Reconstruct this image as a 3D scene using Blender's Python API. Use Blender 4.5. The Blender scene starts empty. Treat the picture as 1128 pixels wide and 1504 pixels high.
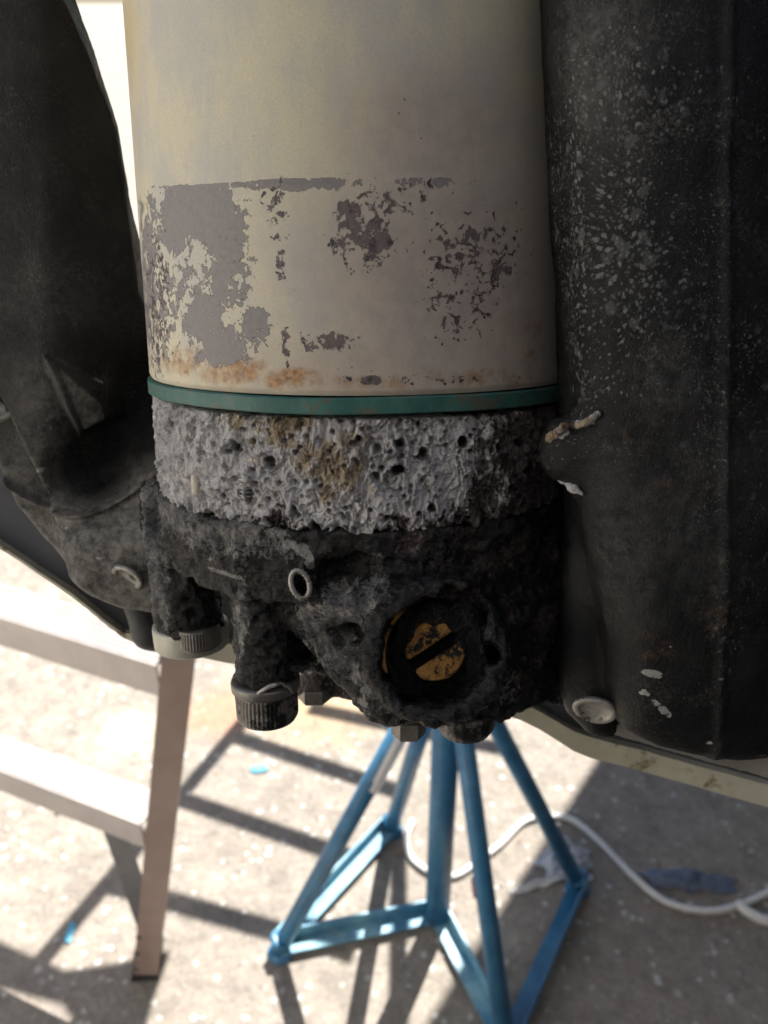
import bpy, bmesh, math, random
import numpy as np
from mathutils import Matrix, Vector
from math import radians as R_
S = bpy.context.scene
C = S.collection
random.seed(7)
# ------------------------------------------------------------------ camera, sky, sun
FPX = 1300.0; CX = 564.0; CY = 752.0            # focal length and centre in photo pixels
PITCH = R_(30); CAMH = 1.2
cam_pos = np.array([0, 0, CAMH])
cr = np.array([1., 0, 0]); cu = np.array([0, math.sin(PITCH), math.cos(PITCH)]); cf = np.array([0, math.cos(PITCH), -math.sin(PITCH)])
cd = bpy.data.cameras.new('camera'); cam = bpy.data.objects.new('camera', cd); C.objects.link(cam)
cam.location = cam_pos; cam.rotation_euler = (R_(90) - PITCH, 0, 0)
cd.sensor_fit = 'VERTICAL'; cd.sensor_height = 4.8; cd.sensor_width = 3.6
cd.lens = FPX / 1504 * 4.8
cd.clip_start = 0.01; cd.clip_end = 3000
cd.dof.use_dof = True; cd.dof.focus_distance = 0.192; cd.dof.aperture_fstop = 3.0
S.camera = cam
SUN_EL = R_(57); az = np.array([.41, .91]); az /= np.linalg.norm(az)
sun_dir = np.array([az[0] * math.cos(SUN_EL), az[1] * math.cos(SUN_EL), math.sin(SUN_EL)])
w = bpy.data.worlds.new('World'); S.world = w; w.use_nodes = True
nt = w.node_tree; bg = nt.nodes['Background']
sk = nt.nodes.new('ShaderNodeTexSky'); sk.sky_type = 'NISHITA'; sk.sun_disc = False
sk.sun_elevation = SUN_EL; sk.sun_rotation = math.atan2(az[0], az[1])
sk.dust_density = 1.0
nt.links.new(sk.outputs[0], bg.inputs[0]); bg.inputs[1].default_value = 0.05
sl = bpy.data.lights.new('sun', 'SUN'); sl.energy = 5.0; sl.angle = R_(0.53); sl.color = (1, .96, .89)
so = bpy.data.objects.new('sun', sl); C.objects.link(so)
so.rotation_euler = Vector(sun_dir).to_track_quat('Z', 'Y').to_euler()
S.view_settings.view_transform = 'Standard'; S.view_settings.look = 'None'
S.view_settings.exposure = 1.5; S.view_settings.gamma = 1; S.view_settings.use_curve_mapping = False

# ------------------------------------------------------------------ engine frame (Z = axis of the can, Y away from the viewer)
ez = -math.sin(R_(.4)) * cr + math.cos(R_(14.5)) * cu - math.sin(R_(14.5)) * cf; ez /= np.linalg.norm(ez)
ey = cf - cf.dot(ez) * ez; ey /= np.linalg.norm(ey)
ex = np.cross(ey, ez)
DEP = 0.2375
EO = cam_pos + DEP * (cf + (543 - CX) / FPX * cr - (543 - CY) / FPX * cu)
E = np.stack([ex, ey, ez], 1)                    # engine -> world
def ray(x, y): return cf + (x - CX) / FPX * cr - (y - CY) / FPX * cu
def at(x, y, Y):                                 # photo direction met with the engine plane y = Y
    o = E.T @ (cam_pos - EO); d = E.T @ ray(x, y)
    return o + d * ((Y - o[1]) / d[1])
def proj(P):                                     # engine points -> photo coordinates
    W = P @ E.T + (EO - cam_pos)
    dz = W @ cf
    return CX + FPX * (W @ cr) / dz, CY - FPX * (W @ cu) / dz
def gnd(x, y, h=0.0):                            # world point at height h seen in that direction
    d = ray(x, y); t = (h - CAMH) / d[2]
    return cam_pos + d * t
ME = Matrix([[*E[0], EO[0]], [*E[1], EO[1]], [*E[2], EO[2]], [0, 0, 0, 1]])

# ------------------------------------------------------------------ numpy noise
def _h(ix, iy, iz, s):
    n = (ix.astype(np.int64) * 374761393 + iy.astype(np.int64) * 668265263 + iz.astype(np.int64) * 2147483647 + s * 974634777) & 0xFFFFFFFF
    n = ((n ^ (n >> 13)) * 1274126177) & 0xFFFFFFFF
    n = ((n ^ (n >> 16)) * 2246822519) & 0xFFFFFFFF
    return ((n ^ (n >> 15)) & 0xFFFFFF) / float(0xFFFFFF)
def vnoise(P, s=0):
    f = np.floor(P); t = P - f; t = t * t * t * (t * (t * 6 - 15) + 10); f = f.astype(np.int64)
    r = 0
    for dx in (0, 1):
        for dy in (0, 1):
            for dz in (0, 1):
                wgt = (t[:, 0] if dx else 1 - t[:, 0]) * (t[:, 1] if dy else 1 - t[:, 1]) * (t[:, 2] if dz else 1 - t[:, 2])
                r = r + wgt * _h(f[:, 0] + dx, f[:, 1] + dy, f[:, 2] + dz, s)
    return r * 2 - 1
def fbm(P, sc, oct=4, s=0, g=.5):
    r = 0; a = 1; tot = 0
    for o in range(oct):
        r = r + a * vnoise(P * sc * 2 ** o + 13.7 * o, s + o); tot += a; a *= g
    return r / tot
def worley(P, sc, s=0):
    Q = P * sc; f = np.floor(Q).astype(np.int64); best = np.full(len(P), 9.); idv = np.zeros(len(P))
    for dx in (-1, 0, 1):
        for dy in (-1, 0, 1):
            for dz in (-1, 0, 1):
                a, b, c = f[:, 0] + dx, f[:, 1] + dy, f[:, 2] + dz
                cx = a + _h(a, b, c, s + 1); cy = b + _h(a, b, c, s + 2); cz = c + _h(a, b, c, s + 3)
                d = (cx - Q[:, 0]) ** 2 + (cy - Q[:, 1]) ** 2 + (cz - Q[:, 2]) ** 2
                m = d < best; best = np.where(m, d, best); idv = np.where(m, _h(a, b, c, s + 4), idv)
    return np.sqrt(best), idv
def sstep(x, a, b): t = np.clip((x - a) / (b - a), 0, 1); return t * t * (3 - 2 * t)

# ------------------------------------------------------------------ object helpers
def tag(o, label=None, cat=None, group=None, kind=None):
    if label: o['label'] = label
    if cat: o['category'] = cat
    if group: o['group'] = group
    if kind: o['kind'] = kind
    return o
def empty(name, label, cat, loc=None, group=None, eng=False):
    o = bpy.data.objects.new(name, None); C.objects.link(o); o.empty_display_size = .02
    if eng: o.matrix_world = ME
    elif loc is not None: o.location = loc
    return tag(o, label, cat, group)
def mesh_np(name, V, F, m, parent=None, smooth=True):
    me = bpy.data.meshes.new(name); V = np.asarray(V, np.float32); F = np.asarray(F, np.int32)
    me.vertices.add(len(V)); me.vertices.foreach_set('co', V.ravel())
    k = F.shape[1]
    me.loops.add(F.size); me.loops.foreach_set('vertex_index', F.ravel())
    me.polygons.add(len(F)); me.polygons.foreach_set('loop_start', np.arange(len(F), dtype=np.int32) * k)
    me.polygons.foreach_set('use_smooth', np.full(len(F), smooth))
    me.update(calc_edges=True); me.validate()
    me.materials.append(m)
    o = bpy.data.objects.new(name, me); C.objects.link(o)
    if parent: o.parent = parent
    return o
def obj(name, bm, m, parent=None, smooth=False, loc=None):
    me = bpy.data.meshes.new(name); bmesh.ops.recalc_face_normals(bm, faces=bm.faces[:]); bm.to_mesh(me); bm.free()
    if smooth:
        for p in me.polygons: p.use_smooth = True
    me.materials.append(m)
    o = bpy.data.objects.new(name, me); C.objects.link(o)
    if parent: o.parent = parent
    if loc is not None: o.location = loc
    return o
def set_attr(o, name, vals):
    a = o.data.attributes.new(name, 'FLOAT', 'POINT'); a.data.foreach_set('value', np.asarray(vals, np.float32))
def verts(o):
    a = np.empty(len(o.data.vertices) * 3, np.float32); o.data.vertices.foreach_get('co', a); return a.reshape(-1, 3).astype(np.float64)
def normals(o):
    a = np.empty(len(o.data.vertices) * 3, np.float32); o.data.vertices.foreach_get('normal', a); return a.reshape(-1, 3).astype(np.float64)
def displace(o, d):
    V = verts(o); n = normals(o); V = V + n * d[:, None]
    o.data.vertices.foreach_set('co', V.astype(np.float32).ravel()); o.data.update()
def blobs(px, py, L):                            # soft elliptical patches; (x, y, rx, ry, value[, angle])
    r = np.zeros(len(px))
    for b in L:
        x, y, rx, ry, v = b[:5]; a = R_(b[5]) if len(b) > 5 else 0
        dx = px - x; dy = py - y
        u = dx * math.cos(a) + dy * math.sin(a); q = -dx * math.sin(a) + dy * math.cos(a)
        r = np.maximum(r, v * np.exp(-((u / rx) ** 2 + (q / ry) ** 2) ** 1.5))
    return r
def box_bm(bm, c, s, rot=None, bev=0):
    r = bmesh.ops.create_cube(bm, size=1)['verts']
    M = Matrix.Translation(Vector(c)) @ (rot.to_4x4() if rot else Matrix()) @ Matrix.Diagonal((*s, 1))
    bmesh.ops.transform(bm, matrix=M, verts=r)
    if bev: bmesh.ops.bevel(bm, geom=list({e for v in r for e in v.link_edges}), offset=bev, segments=2, affect='EDGES')
def tube_pts(pts, rad, seg=12, cap=True):        # verts, faces of a tube through points
    pts = [Vector(p) for p in pts]; n = len(pts); bm = bmesh.new(); rings = []
    up = Vector((0, 0, 1)); prev = None
    for i, p in enumerate(pts):
        t = (pts[min(i + 1, n - 1)] - pts[max(i - 1, 0)]).normalized()
        if prev is None:
            a = t.cross(up if abs(t.z) < .9 else Vector((1, 0, 0))).normalized()
        else: a = (prev - t * prev.dot(t)).normalized()
        prev = a; b = t.cross(a)
        r = rad[i] if hasattr(rad, '__len__') else rad
        rings.append([bm.verts.new(p + (a * math.cos(2 * math.pi * k / seg) + b * math.sin(2 * math.pi * k / seg)) * r) for k in range(seg)])
    for i in range(n - 1):
        for k in range(seg):
            bm.faces.new((rings[i][k], rings[i][(k + 1) % seg], rings[i + 1][(k + 1) % seg], rings[i + 1][k]))
    if cap: bm.faces.new(rings[0][::-1]); bm.faces.new(rings[-1])
    return bm
def lathe_bm(prof, seg=48, a=Vector((0, 0, 0)), axis=Vector((0, 0, 1)), mod=None):
    """prof: list (r, t) revolved round the axis through a"""
    bm = bmesh.new(); axis = Vector(axis).normalized(); a = Vector(a)
    q = axis.to_track_quat('Z', 'Y'); rings = []
    for (r, t) in prof:
        rg = []
        for k in range(seg):
            th = 2 * math.pi * k / seg; rr = r if mod is None else mod(r, t, k, th)
            rg.append(bm.verts.new(a + q @ Vector((rr * math.cos(th), rr * math.sin(th), t))))
        rings.append(rg)
    for i in range(len(rings) - 1):
        for k in range(seg):
            bm.faces.new((rings[i][k], rings[i][(k + 1) % seg], rings[i + 1][(k + 1) % seg], rings[i + 1][k]))
    bm.faces.new(rings[0][::-1]); bm.faces.new(rings[-1])
    return bm

# ------------------------------------------------------------------ node helper
class MT:
    def __init__(s, name):
        s.m = bpy.data.materials.new(name); s.m.use_nodes = True; s.t = s.m.node_tree; s.b = s.t.nodes['Principled BSDF']
        tc = s.t.nodes.new('ShaderNodeTexCoord'); s.co = tc.outputs['Object']
    def new(s, ty, **k):
        n = s.t.nodes.new(ty)
        for a, v in k.items(): setattr(n, a, v)
        return n
    def put(s, sock, v):
        if v is None: return
        if hasattr(v, 'is_output'): s.t.links.new(v, sock)
        elif isinstance(v, tuple) and len(v) == 3 and sock.type == 'RGBA': sock.default_value = (*v, 1)
        else: sock.default_value = v
    def map(s, sc=(1, 1, 1), rot=(0, 0, 0), co=None):
        n = s.new('ShaderNodeMapping'); s.put(n.inputs['Vector'], co or s.co); n.inputs['Scale'].default_value = sc; n.inputs['Rotation'].default_value = rot
        return n.outputs[0]
    def noise(s, sc, det=5, ro=.55, dist=0, co=None):
        n = s.new('ShaderNodeTexNoise'); s.put(n.inputs['Vector'], co or s.co)
        n.inputs['Scale'].default_value = sc; n.inputs['Detail'].default_value = det; n.inputs['Roughness'].default_value = ro; n.inputs['Distortion'].default_value = dist
        return n.outputs[0]
    def vor(s, sc, feat='F1', rnd=1, co=None, out='Distance'):
        n = s.new('ShaderNodeTexVoronoi', feature=feat); s.put(n.inputs['Vector'], co or s.co); n.inputs['Scale'].default_value = sc; n.inputs['Randomness'].default_value = rnd
        return n.outputs[out]
    def ramp(s, f, st):
        n = s.new('ShaderNodeValToRGB'); s.put(n.inputs[0], f); e = n.color_ramp.elements
        while len(e) < len(st): e.new(0.5)
        for i, (p, c) in enumerate(st):
            e[i].position = p; e[i].color = (*c, 1) if isinstance(c, tuple) else (c, c, c, 1)
        return n.outputs[0]
    def math(s, op, a, b=None, c=None, cl=False):
        n = s.new('ShaderNodeMath', operation=op, use_clamp=cl); s.put(n.inputs[0], a); s.put(n.inputs[1], b)
        if c is not None: s.put(n.inputs[2], c)
        return n.outputs[0]
    def mix(s, f, a, b, bl='MIX'):
        n = s.new('ShaderNodeMix', data_type='RGBA', blend_type=bl); s.put(n.inputs[0], f); s.put(n.inputs[6], a); s.put(n.inputs[7], b)
        return n.outputs[2]
    def attr(s, name):
        n = s.new('ShaderNodeAttribute', attribute_name=name); return n.outputs['Fac']
    def thr(s, a, lo, hi):                        # smooth threshold to 0..1
        n = s.new('ShaderNodeMapRange', interpolation_type='SMOOTHSTEP'); s.put(n.inputs[0], a)
        n.inputs[1].default_value = lo; n.inputs[2].default_value = hi
        return n.outputs[0]
    def bump(s, h, st=.5, d=.001, nrm=None):
        n = s.new('ShaderNodeBump'); s.put(n.inputs['Height'], h); n.inputs['Strength'].default_value = st; n.inputs['Distance'].default_value = d
        if nrm is not None: s.put(n.inputs['Normal'], nrm)
        return n.outputs[0]
    def done(s, col=None, rough=None, metal=None, nrm=None, spec=None):
        s.put(s.b.inputs['Base Color'], col); s.put(s.b.inputs['Roughness'], rough); s.put(s.b.inputs['Metallic'], metal)
        s.put(s.b.inputs['Specular IOR Level'], spec)
        if nrm is not None: s.put(s.b.inputs['Normal'], nrm)
        return s.m

# --- paint of the can: cream over mauve primer, flaked, with rust at the rim and a painted-in light tone
m = MT('can_paint')
n1 = m.noise(260, 8, .62); n2 = m.noise(900, 6, .6); n3 = m.noise(45, 5, .6)
big = m.noise(14, 3, .5); tiny = m.noise(2600, 3, .6)
f1 = m.math('MULTIPLY_ADD', m.math('ADD', m.math('MULTIPLY', m.noise(230, 9, .68, .3), .7), m.math('MULTIPLY', n2, .3)), 2.8, -.9)
pk = m.thr(m.math('ADD', m.attr('peel'), f1), 1.0, 1.03)
nb = m.noise(330, 8, .68, .8)
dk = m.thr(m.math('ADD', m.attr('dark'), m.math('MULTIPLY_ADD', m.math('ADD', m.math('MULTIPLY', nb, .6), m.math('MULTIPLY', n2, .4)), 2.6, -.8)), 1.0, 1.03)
halo = m.math('SUBTRACT', m.thr(m.math('ADD', m.attr('dark'), m.math('MULTIPLY_ADD', m.math('ADD', m.math('MULTIPLY', nb, .6), m.math('MULTIPLY', n2, .4)), 2.6, -.8)), .9, 1.0), dk)
cream = m.mix(m.thr(m.math('ADD', m.math('MULTIPLY', n3, .6), m.math('MULTIPLY', m.noise(150, 8, .7, .5, m.map((1, 1, .35))), .4)), .42, .58), (.64, .58, .43), (.53, .50, .44))
cream = m.mix(m.math('MULTIPLY', m.thr(big, .42, .62), m.attr('yellow')), cream, (.62, .47, .25))
cream = m.mix(m.math('MULTIPLY', m.thr(tiny, .35, .75), .28), cream, (.30, .29, .27))
cream = m.mix(m.math('MULTIPLY', m.attr('lighting_tint'), .9), cream, m.mix(m.thr(n1, .35, .65), (.44, .36, .325), (.36, .30, .28)))  # broad pinkish tone of the light, painted into the cream
sp = m.thr(m.vor(330), .085, .05); spx = m.thr(m.noise(60, 2), .56, .62)
cream = m.mix(m.math('MULTIPLY', m.math('MULTIPLY', sp, spx), .8), cream, (.07, .06, .05))
rn = m.thr(m.math('ADD', m.attr('rust'), m.math('ADD', m.math('MULTIPLY', n1, .6), m.math('MULTIPLY', m.noise(120, 6, .7), .4))), .93, 1.22)
cream = m.mix(rn, cream, m.ramp(n2, [(.3, (.16, .075, .03)), (.55, (.42, .22, .09)), (.75, (.55, .38, .2))]))
gn = m.thr(m.math('ADD', m.attr('green'), m.noise(380, 6, .7)), 1.0, 1.25)
cream = m.mix(m.math('MULTIPLY', gn, .55), cream, (.30, .28, .12))
prim = m.mix(m.thr(n2, .3, .7), (.215, .195, .197), (.26, .24, .238))
col = m.mix(pk, cream, prim)
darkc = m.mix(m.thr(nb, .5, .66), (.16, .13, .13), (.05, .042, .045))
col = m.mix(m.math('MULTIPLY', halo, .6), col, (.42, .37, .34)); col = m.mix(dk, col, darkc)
hh = m.math('SUBTRACT', m.math('ADD', m.math('MULTIPLY', tiny, .12), m.math('MULTIPLY', n2, .1)), m.math('ADD', pk, m.math('MULTIPLY', dk, 1.6)))
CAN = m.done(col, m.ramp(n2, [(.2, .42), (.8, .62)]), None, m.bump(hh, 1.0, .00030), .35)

# --- teal gasket ring
m = MT('teal_paint')
a = m.noise(160, 7, .65); b = m.noise(700, 6, .6)
c = m.mix(m.thr(a, .3, .75), (.024, .10, .088), (.045, .155, .135))
c = m.mix(m.thr(m.math('ADD', m.math('MULTIPLY', a, .5), m.math('MULTIPLY', b, .5)), .51, .60), c, (.10, .10, .07))
c = m.mix(m.thr(b, .68, .74), c, (.02, .022, .02))
TEAL = m.done(c, .5, None, m.bump(b, .35, .0003))

# --- white salt crust on corroded aluminium; attr salt 1 = white, ochre patches, hgt = relief; shade of the pits painted dark
m = MT('salt_crust')
mp = m.map((1, 1, .5)); dst = m.noise(200, 3, .5)
a = m.noise(170, 8, .7, .3, mp); b = m.noise(700, 9, .72, .5, mp); c3 = m.noise(2400, 5, .7, 0, mp); big = m.noise(70, 4, .6)
def con(x, k): return m.math('MULTIPLY_ADD', x, k, .5 - .5 * k, True)
mixn = con(m.math('ADD', m.math('MULTIPLY', a, .4), m.math('ADD', m.math('MULTIPLY', b, .35), m.math('MULTIPLY', c3, .35))), 3.3)
base = m.ramp(mixn, [(.15, (.010, .008, .008)), (.42, (.05, .038, .036)), (.62, (.13, .10, .098)), (.9, (.34, .30, .29))])
salt = m.ramp(mixn, [(.14, (.03, .03, .035)), (.28, (.28, .275, .295)), (.45, (.66, .63, .66)), (.66, (.93, .90, .90))])
sf = m.thr(m.math('ADD', m.math('ADD', m.attr('salt'), m.math('MULTIPLY', m.attr('hgt'), .22)), m.math('ADD', m.math('MULTIPLY', con(b, 2.0), .4), m.math('MULTIPLY', con(big, 3.0), .50))), .93, 1.12)
col = m.mix(sf, base, salt)
of = m.thr(m.math('ADD', m.attr('ochre'), con(m.noise(260, 7, .7), 2.0)), 1.0, 1.25)
col = m.mix(m.math('MULTIPLY', of, .8), col, m.ramp(mixn, [(.2, (.07, .035, .014)), (.5, (.34, .20, .075)), (.8, (.60, .46, .27))]))
col = m.mix(m.math('MULTIPLY', m.attr('pit_shade'), .85), col, (.02, .018, .018))  # shade inside the pits painted in by their depth
CRUST = m.done(col, m.ramp(b, [(.3, .55), (.7, .9)]), None, m.bump(c3, 1.0, .0012, m.bump(b, 1.0, .0022)), .25)

# --- greasy black corroded casting; attrs grey (dry grey scale), rusty
m = MT('greasy_casting')
a = m.noise(120, 9, .7, .4); b = m.noise(520, 9, .74, .5); c3 = m.noise(2000, 5, .7)
fl = m.vor(330, 'SMOOTH_F1', co=m.mix(.02, m.co, m.new('ShaderNodeTexNoise').outputs['Color']))
f = con(m.math('ADD', m.math('MULTIPLY', a, .4), m.math('ADD', m.math('MULTIPLY', b, .32), m.math('MULTIPLY', c3, .28))), 3.4)
blk = m.ramp(f, [(.2, (.002, .002, .003)), (.5, (.008, .0065, .007)), (.7, (.022, .017, .018)), (.92, (.075, .06, .06))])
gry = m.ramp(f, [(.15, (.006, .006, .008)), (.38, (.055, .057, .066)), (.58, (.19, .185, .185)), (.8, (.50, .47, .43))])
gf = m.thr(m.math('ADD', m.attr('grey'), m.math('ADD', m.math('MULTIPLY', con(b, 3), .45), m.math('MULTIPLY', con(a, 3), .4))), .86, 1.0)
col = m.mix(gf, blk, gry)
rf = m.thr(m.math('ADD', m.attr('rusty'), con(a, 1.8)), .9, 1.15)
col = m.mix(m.math('MULTIPLY', rf, .75), col, m.ramp(f, [(.2, (.010, .006, .006)), (.5, (.045, .028, .026)), (.8, (.15, .105, .095))]))
col = m.mix(m.thr(m.math('ADD', m.attr('ochre'), con(b, 2)), 1.0, 1.2), col, (.33, .27, .16))
col = m.mix(m.math('MULTIPLY', m.thr(m.noise(1300, 3, .7), .68, .74), .7), col, (.30, .29, .29))
rg = m.math('ADD', m.ramp(b, [(.40, .08), (.56, .28)]), m.math('MULTIPLY', gf, .4), cl=True)
col = m.mix(m.thr(m.math('ADD', m.attr('bare'), con(b, 2)), 1.0, 1.1), col, m.mix(c3, (.2, .195, .19), (.6, .58, .56)))
hb = m.math('ADD', b, m.math('MULTIPLY', fl, .25))
GREASE = m.done(col, rg, None, m.bump(c3, 1.0, .0012, m.bump(hb, 1.0, .0030)), .55)

# --- black painted bracket with salt speckles; attrs dust_and_light (smooth grey film, also painted lit faces and highlight), spk (speckle amount), brown
def bracket_mat(name, dust_and_light):
    m = MT(name)
    a = m.noise(60, 7, .65); b = m.noise(420, 8, .68); c3 = m.noise(1900, 4, .6)
    col = m.ramp(a, [(.3, (.004, .004, .005)), (.55, (.010, .010, .0105)), (.75, (.024, .022, .021))])
    film = m.mix(m.thr(b, .3, .7), dust_and_light, tuple(x * 1.5 for x in dust_and_light))
    col = m.mix(m.math('MULTIPLY', m.attr('dust_and_light'), m.thr(m.math('ADD', m.math('MULTIPLY', a, .4), m.math('ADD', m.math('MULTIPLY', b, .4), m.math('MULTIPLY', c3, .2))), .34, .60)), col, film)
    col = m.mix(m.math('MULTIPLY', m.thr(m.math('ADD', m.attr('brown'), b), .95, 1.2), .8), col, m.ramp(c3, [(.3, (.03, .017, .01)), (.7, (.11, .066, .04))]))
    # soft round salt marks of two sizes, broken up by noise
    dj = m.mix(.012, m.co, m.new('ShaderNodeTexNoise').outputs['Color'])
    s1 = m.math('ADD', m.math('SUBTRACT', .42, m.vor(210, co=dj)), m.math('MULTIPLY', m.math('SUBTRACT', b, .5), .9))
    s2 = m.math('ADD', m.math('SUBTRACT', .36, m.vor(520, co=dj)), m.math('MULTIPLY', m.math('SUBTRACT', c3, .5), .6))
    reg = m.noise(42, 4, .6)
    k1 = m.thr(m.math('ADD', s1, m.math('MULTIPLY', m.math('ADD', m.math('SUBTRACT', m.attr('spk'), .55), m.math('SUBTRACT', reg, .5)), .8)), .24, .42)
    k2 = m.thr(m.math('ADD', s2, m.math('MULTIPLY', m.math('ADD', m.math('SUBTRACT', m.attr('spk'), .6), m.math('SUBTRACT', reg, .5)), .6)), .18, .24)
    col = m.mix(m.math('MULTIPLY', k1, .40), col, (.15, .155, .16)); s3 = m.math('ADD', m.math('SUBTRACT', .34, m.vor(1050, co=dj)), m.math('MULTIPLY', m.math('ADD', m.math('SUBTRACT', m.attr('spk'), .45), m.math('SUBTRACT', reg, .5)), .7)); col = m.mix(m.math('MULTIPLY', m.thr(s3, .17, .27), .36), col, (.20, .195, .185)); col = m.mix(m.math('MULTIPLY', k2, .5), col, (.25, .25, .245))
    ch = m.thr(m.math('ADD', m.attr('chip'), m.math('ADD', m.math('MULTIPLY', b, .7), m.math('MULTIPLY', c3, .3))), 1.0, 1.025)
    col = m.mix(ch, col, m.mix(b, (.26, .25, .24), (.44, .42, .40)))
    pits = m.thr(m.noise(3200, 2, .5), .30, .62)
    fz = m.thr(m.math('ADD', m.math('MULTIPLY', m.noise(1100, 6, .75, .6), .6), m.math('MULTIPLY', m.noise(90, 5, .65), .4)), .53, .60)
    col = m.mix(m.math('MULTIPLY', m.math('MULTIPLY', fz, .5), m.math('ADD', m.attr('spk'), .25)), col, (.13, .12, .108))
    h = m.math('ADD', m.math('MULTIPLY', pits, .25), m.math('ADD', m.math('MULTIPLY', c3, .5), m.math('SUBTRACT', b, m.math('MULTIPLY', ch, .5))))
    rg = m.math('ADD', m.ramp(b, [(.3, .30), (.7, .52)]), m.math('MULTIPLY', k1, .25))
    return m.done(col, rg, None, m.bump(h, .8, .0005), .24)
BR_R = bracket_mat('black_bracket_paint', (.10, .098, .094))
BR_L = bracket_mat('black_bracket_paint_dusty_lit', (.17, .16, .145))

def simple(name, c1, c2, sc, rough=.5, metal=0, bump=.0003, dirt=None, dsc=300, spec=None, bst=.4):
    m = MT(name); a = m.noise(sc, 7, .65); b = m.noise(sc * 5, 5, .6)
    col = m.mix(m.thr(a, .35, .68), c1, c2)
    if dirt: col = m.mix(m.thr(m.math('ADD', m.math('MULTIPLY', m.noise(dsc, 7, .65), .7), m.math('MULTIPLY', b, .3)), dirt[1], dirt[1] + .08), col, dirt[0])
    return m.done(col, m.ramp(b, [(.3, rough - .08), (.7, rough + .1)]), metal, m.bump(b, bst, bump), spec)
BOLT = simple('dull_zinc', (.11, .095, .09), (.20, .18, .165), 180, .45, .3, .0004, ((.008, .008, .009), .47), 160)
BOLTG = simple('bare_grey_metal', (.12, .11, .10), (.22, .205, .185), 160, .4, .5, .0002, ((.05, .045, .04), .60), 260)
BOLTL = simple('pale_zinc', (.38, .38, .33), (.46, .44, .36), 120, .45, .2, .0002, ((.16, .09, .05), .63), 260)
WASH = simple('worn_washer', (.27, .26, .24), (.42, .40, .36), 200, .45, .4, .0004, ((.025, .023, .023), .54), 260)
BRASS = simple('brass_dirty', (.26, .12, .03), (.46, .24, .065), 260, .36, .35, .0014, ((.005, .004, .004), .485), 230, None, .9)
TAR = simple('wet_black_grease', (.003, .003, .003), (.008, .007, .007), 300, .2, 0, .0025, ((.06, .035, .012), .60), 260, .4, 1.0)
STEEL = simple('spring_steel', (.35, .33, .32), (.5, .48, .46), 300, .3, .9)
PIN = simple('pale_pin', (.56, .51, .45), (.40, .34, .30), 250, .6, 0, .0008, ((.12, .10, .10), .55), 420)
CREAMP = simple('cream_edge_paint', (.50, .465, .36), (.60, .565, .45), 60, .55, 0, .0003, ((.22, .16, .08), .56), 90)
NAVY = simple('dark_antifouling', (.075, .076, .088), (.11, .11, .125), 30, .5, 0, .0003)
DARKM = simple('plain_black_paint', (.012, .012, .013), (.022, .021, .02), 60, .5)  # one even black base colour
GPLATE = simple('grey_plate_edge', (.21, .195, .175), (.29, .27, .25), 90, .6, 0, .0003, ((.10, .085, .07), .62))
ALU = simple('ladder_aluminium', (.42, .385, .37), (.50, .465, .445), 12, .42, .35, .0005, ((.22, .17, .14), .66), 40)
ALUR = simple('ladder_rail_brown_grey', (.27, .195, .17), (.32, .24, .21), 14, .45, .15, .0005, ((.18, .13, .11), .68), 40)
ALUD = simple('ladder_brace_grey', (.12, .12, .125), (.17, .17, .175), 20, .5)
BLUE = simple('blue_stand_paint', (.026, .125, .245), (.05, .19, .34), 30, .38, 0, .0008, ((.16, .12, .09), .62), 45)
BLUEL = simple('worn_pale_blue_paint', (.05, .2, .34), (.22, .42, .5), 22, .4, 0, .0008, ((.36, .36, .28), .60), 30)
ZINCP = simple('galvanised_sleeve', (.72, .73, .76), (.8, .8, .82), 30, .45, .2)
ROPE = simple('white_rope', (.66, .65, .64), (.78, .77, .76), 120, .8, 0, .003)
RUB = simple('black_rubber', (.02, .02, .02), (.03, .03, .03), 50, .6)
WREFL = simple('white_reflector', (.80, .77, .70), (.82, .79, .73), 3, .35)  # for the added reflector behind the viewer
RAG = simple('blue_grey_rag', (.10, .13, .20), (.16, .19, .27), 60, .9, 0, .002)
HOLE = simple('screw_hole_dark', (.05, .04, .035), (.08, .06, .05), 50, .6)
# concrete yard
m = MT('yard_ground')
a = m.noise(2.2, 6, .6); b = m.noise(26, 8, .68); v = m.vor(85, out='Color'); vd = m.vor(85); g = m.noise(170, 5, .7)
col = m.mix(m.thr(a, .35, .68), (.27, .232, .198), (.315, .28, .238))
col = m.mix(m.math('MULTIPLY', m.thr(b, .40, .66), .8), col, (.195, .172, .148))
vs = m.new('ShaderNodeSeparateColor'); m.put(vs.inputs[0], v); wob = m.math('MULTIPLY', m.math('SUBTRACT', g, .5), .9)
vdd = m.math('ADD', vd, wob)
col = m.mix(m.math('MULTIPLY', m.math('MULTIPLY', m.thr(vs.outputs[0], .84, .92), m.thr(vdd, .5, .3)), .7), col, (.62, .61, .59))
col = m.mix(m.math('MULTIPLY', m.math('MULTIPLY', m.thr(vs.outputs[1], .80, .86), m.thr(vdd, .5, .3)), .6), col, (.19, .175, .16))
v3 = m.vor(190, out='Color'); v3s = m.new('ShaderNodeSeparateColor'); m.put(v3s.inputs[0], v3)
col = m.mix(m.math('MULTIPLY', m.math('SUBTRACT', v3s.outputs[0], .5), .45, None, True), col, (.48, .45, .40))
lg = m.noise(9, 7, .7); col = m.mix(m.math('MULTIPLY', m.thr(lg, .52, .66), .5), col, (.17, .15, .13)); col = m.mix(m.math('MULTIPLY', m.thr(lg, .44, .34), .45), col, (.42, .39, .34))
col = m.mix(m.math('MULTIPLY', m.thr(g, .54, .68), .4), col, (.2, .18, .16))
sepc = m.new('ShaderNodeSeparateXYZ'); m.put(sepc.inputs[0], m.co)
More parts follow.
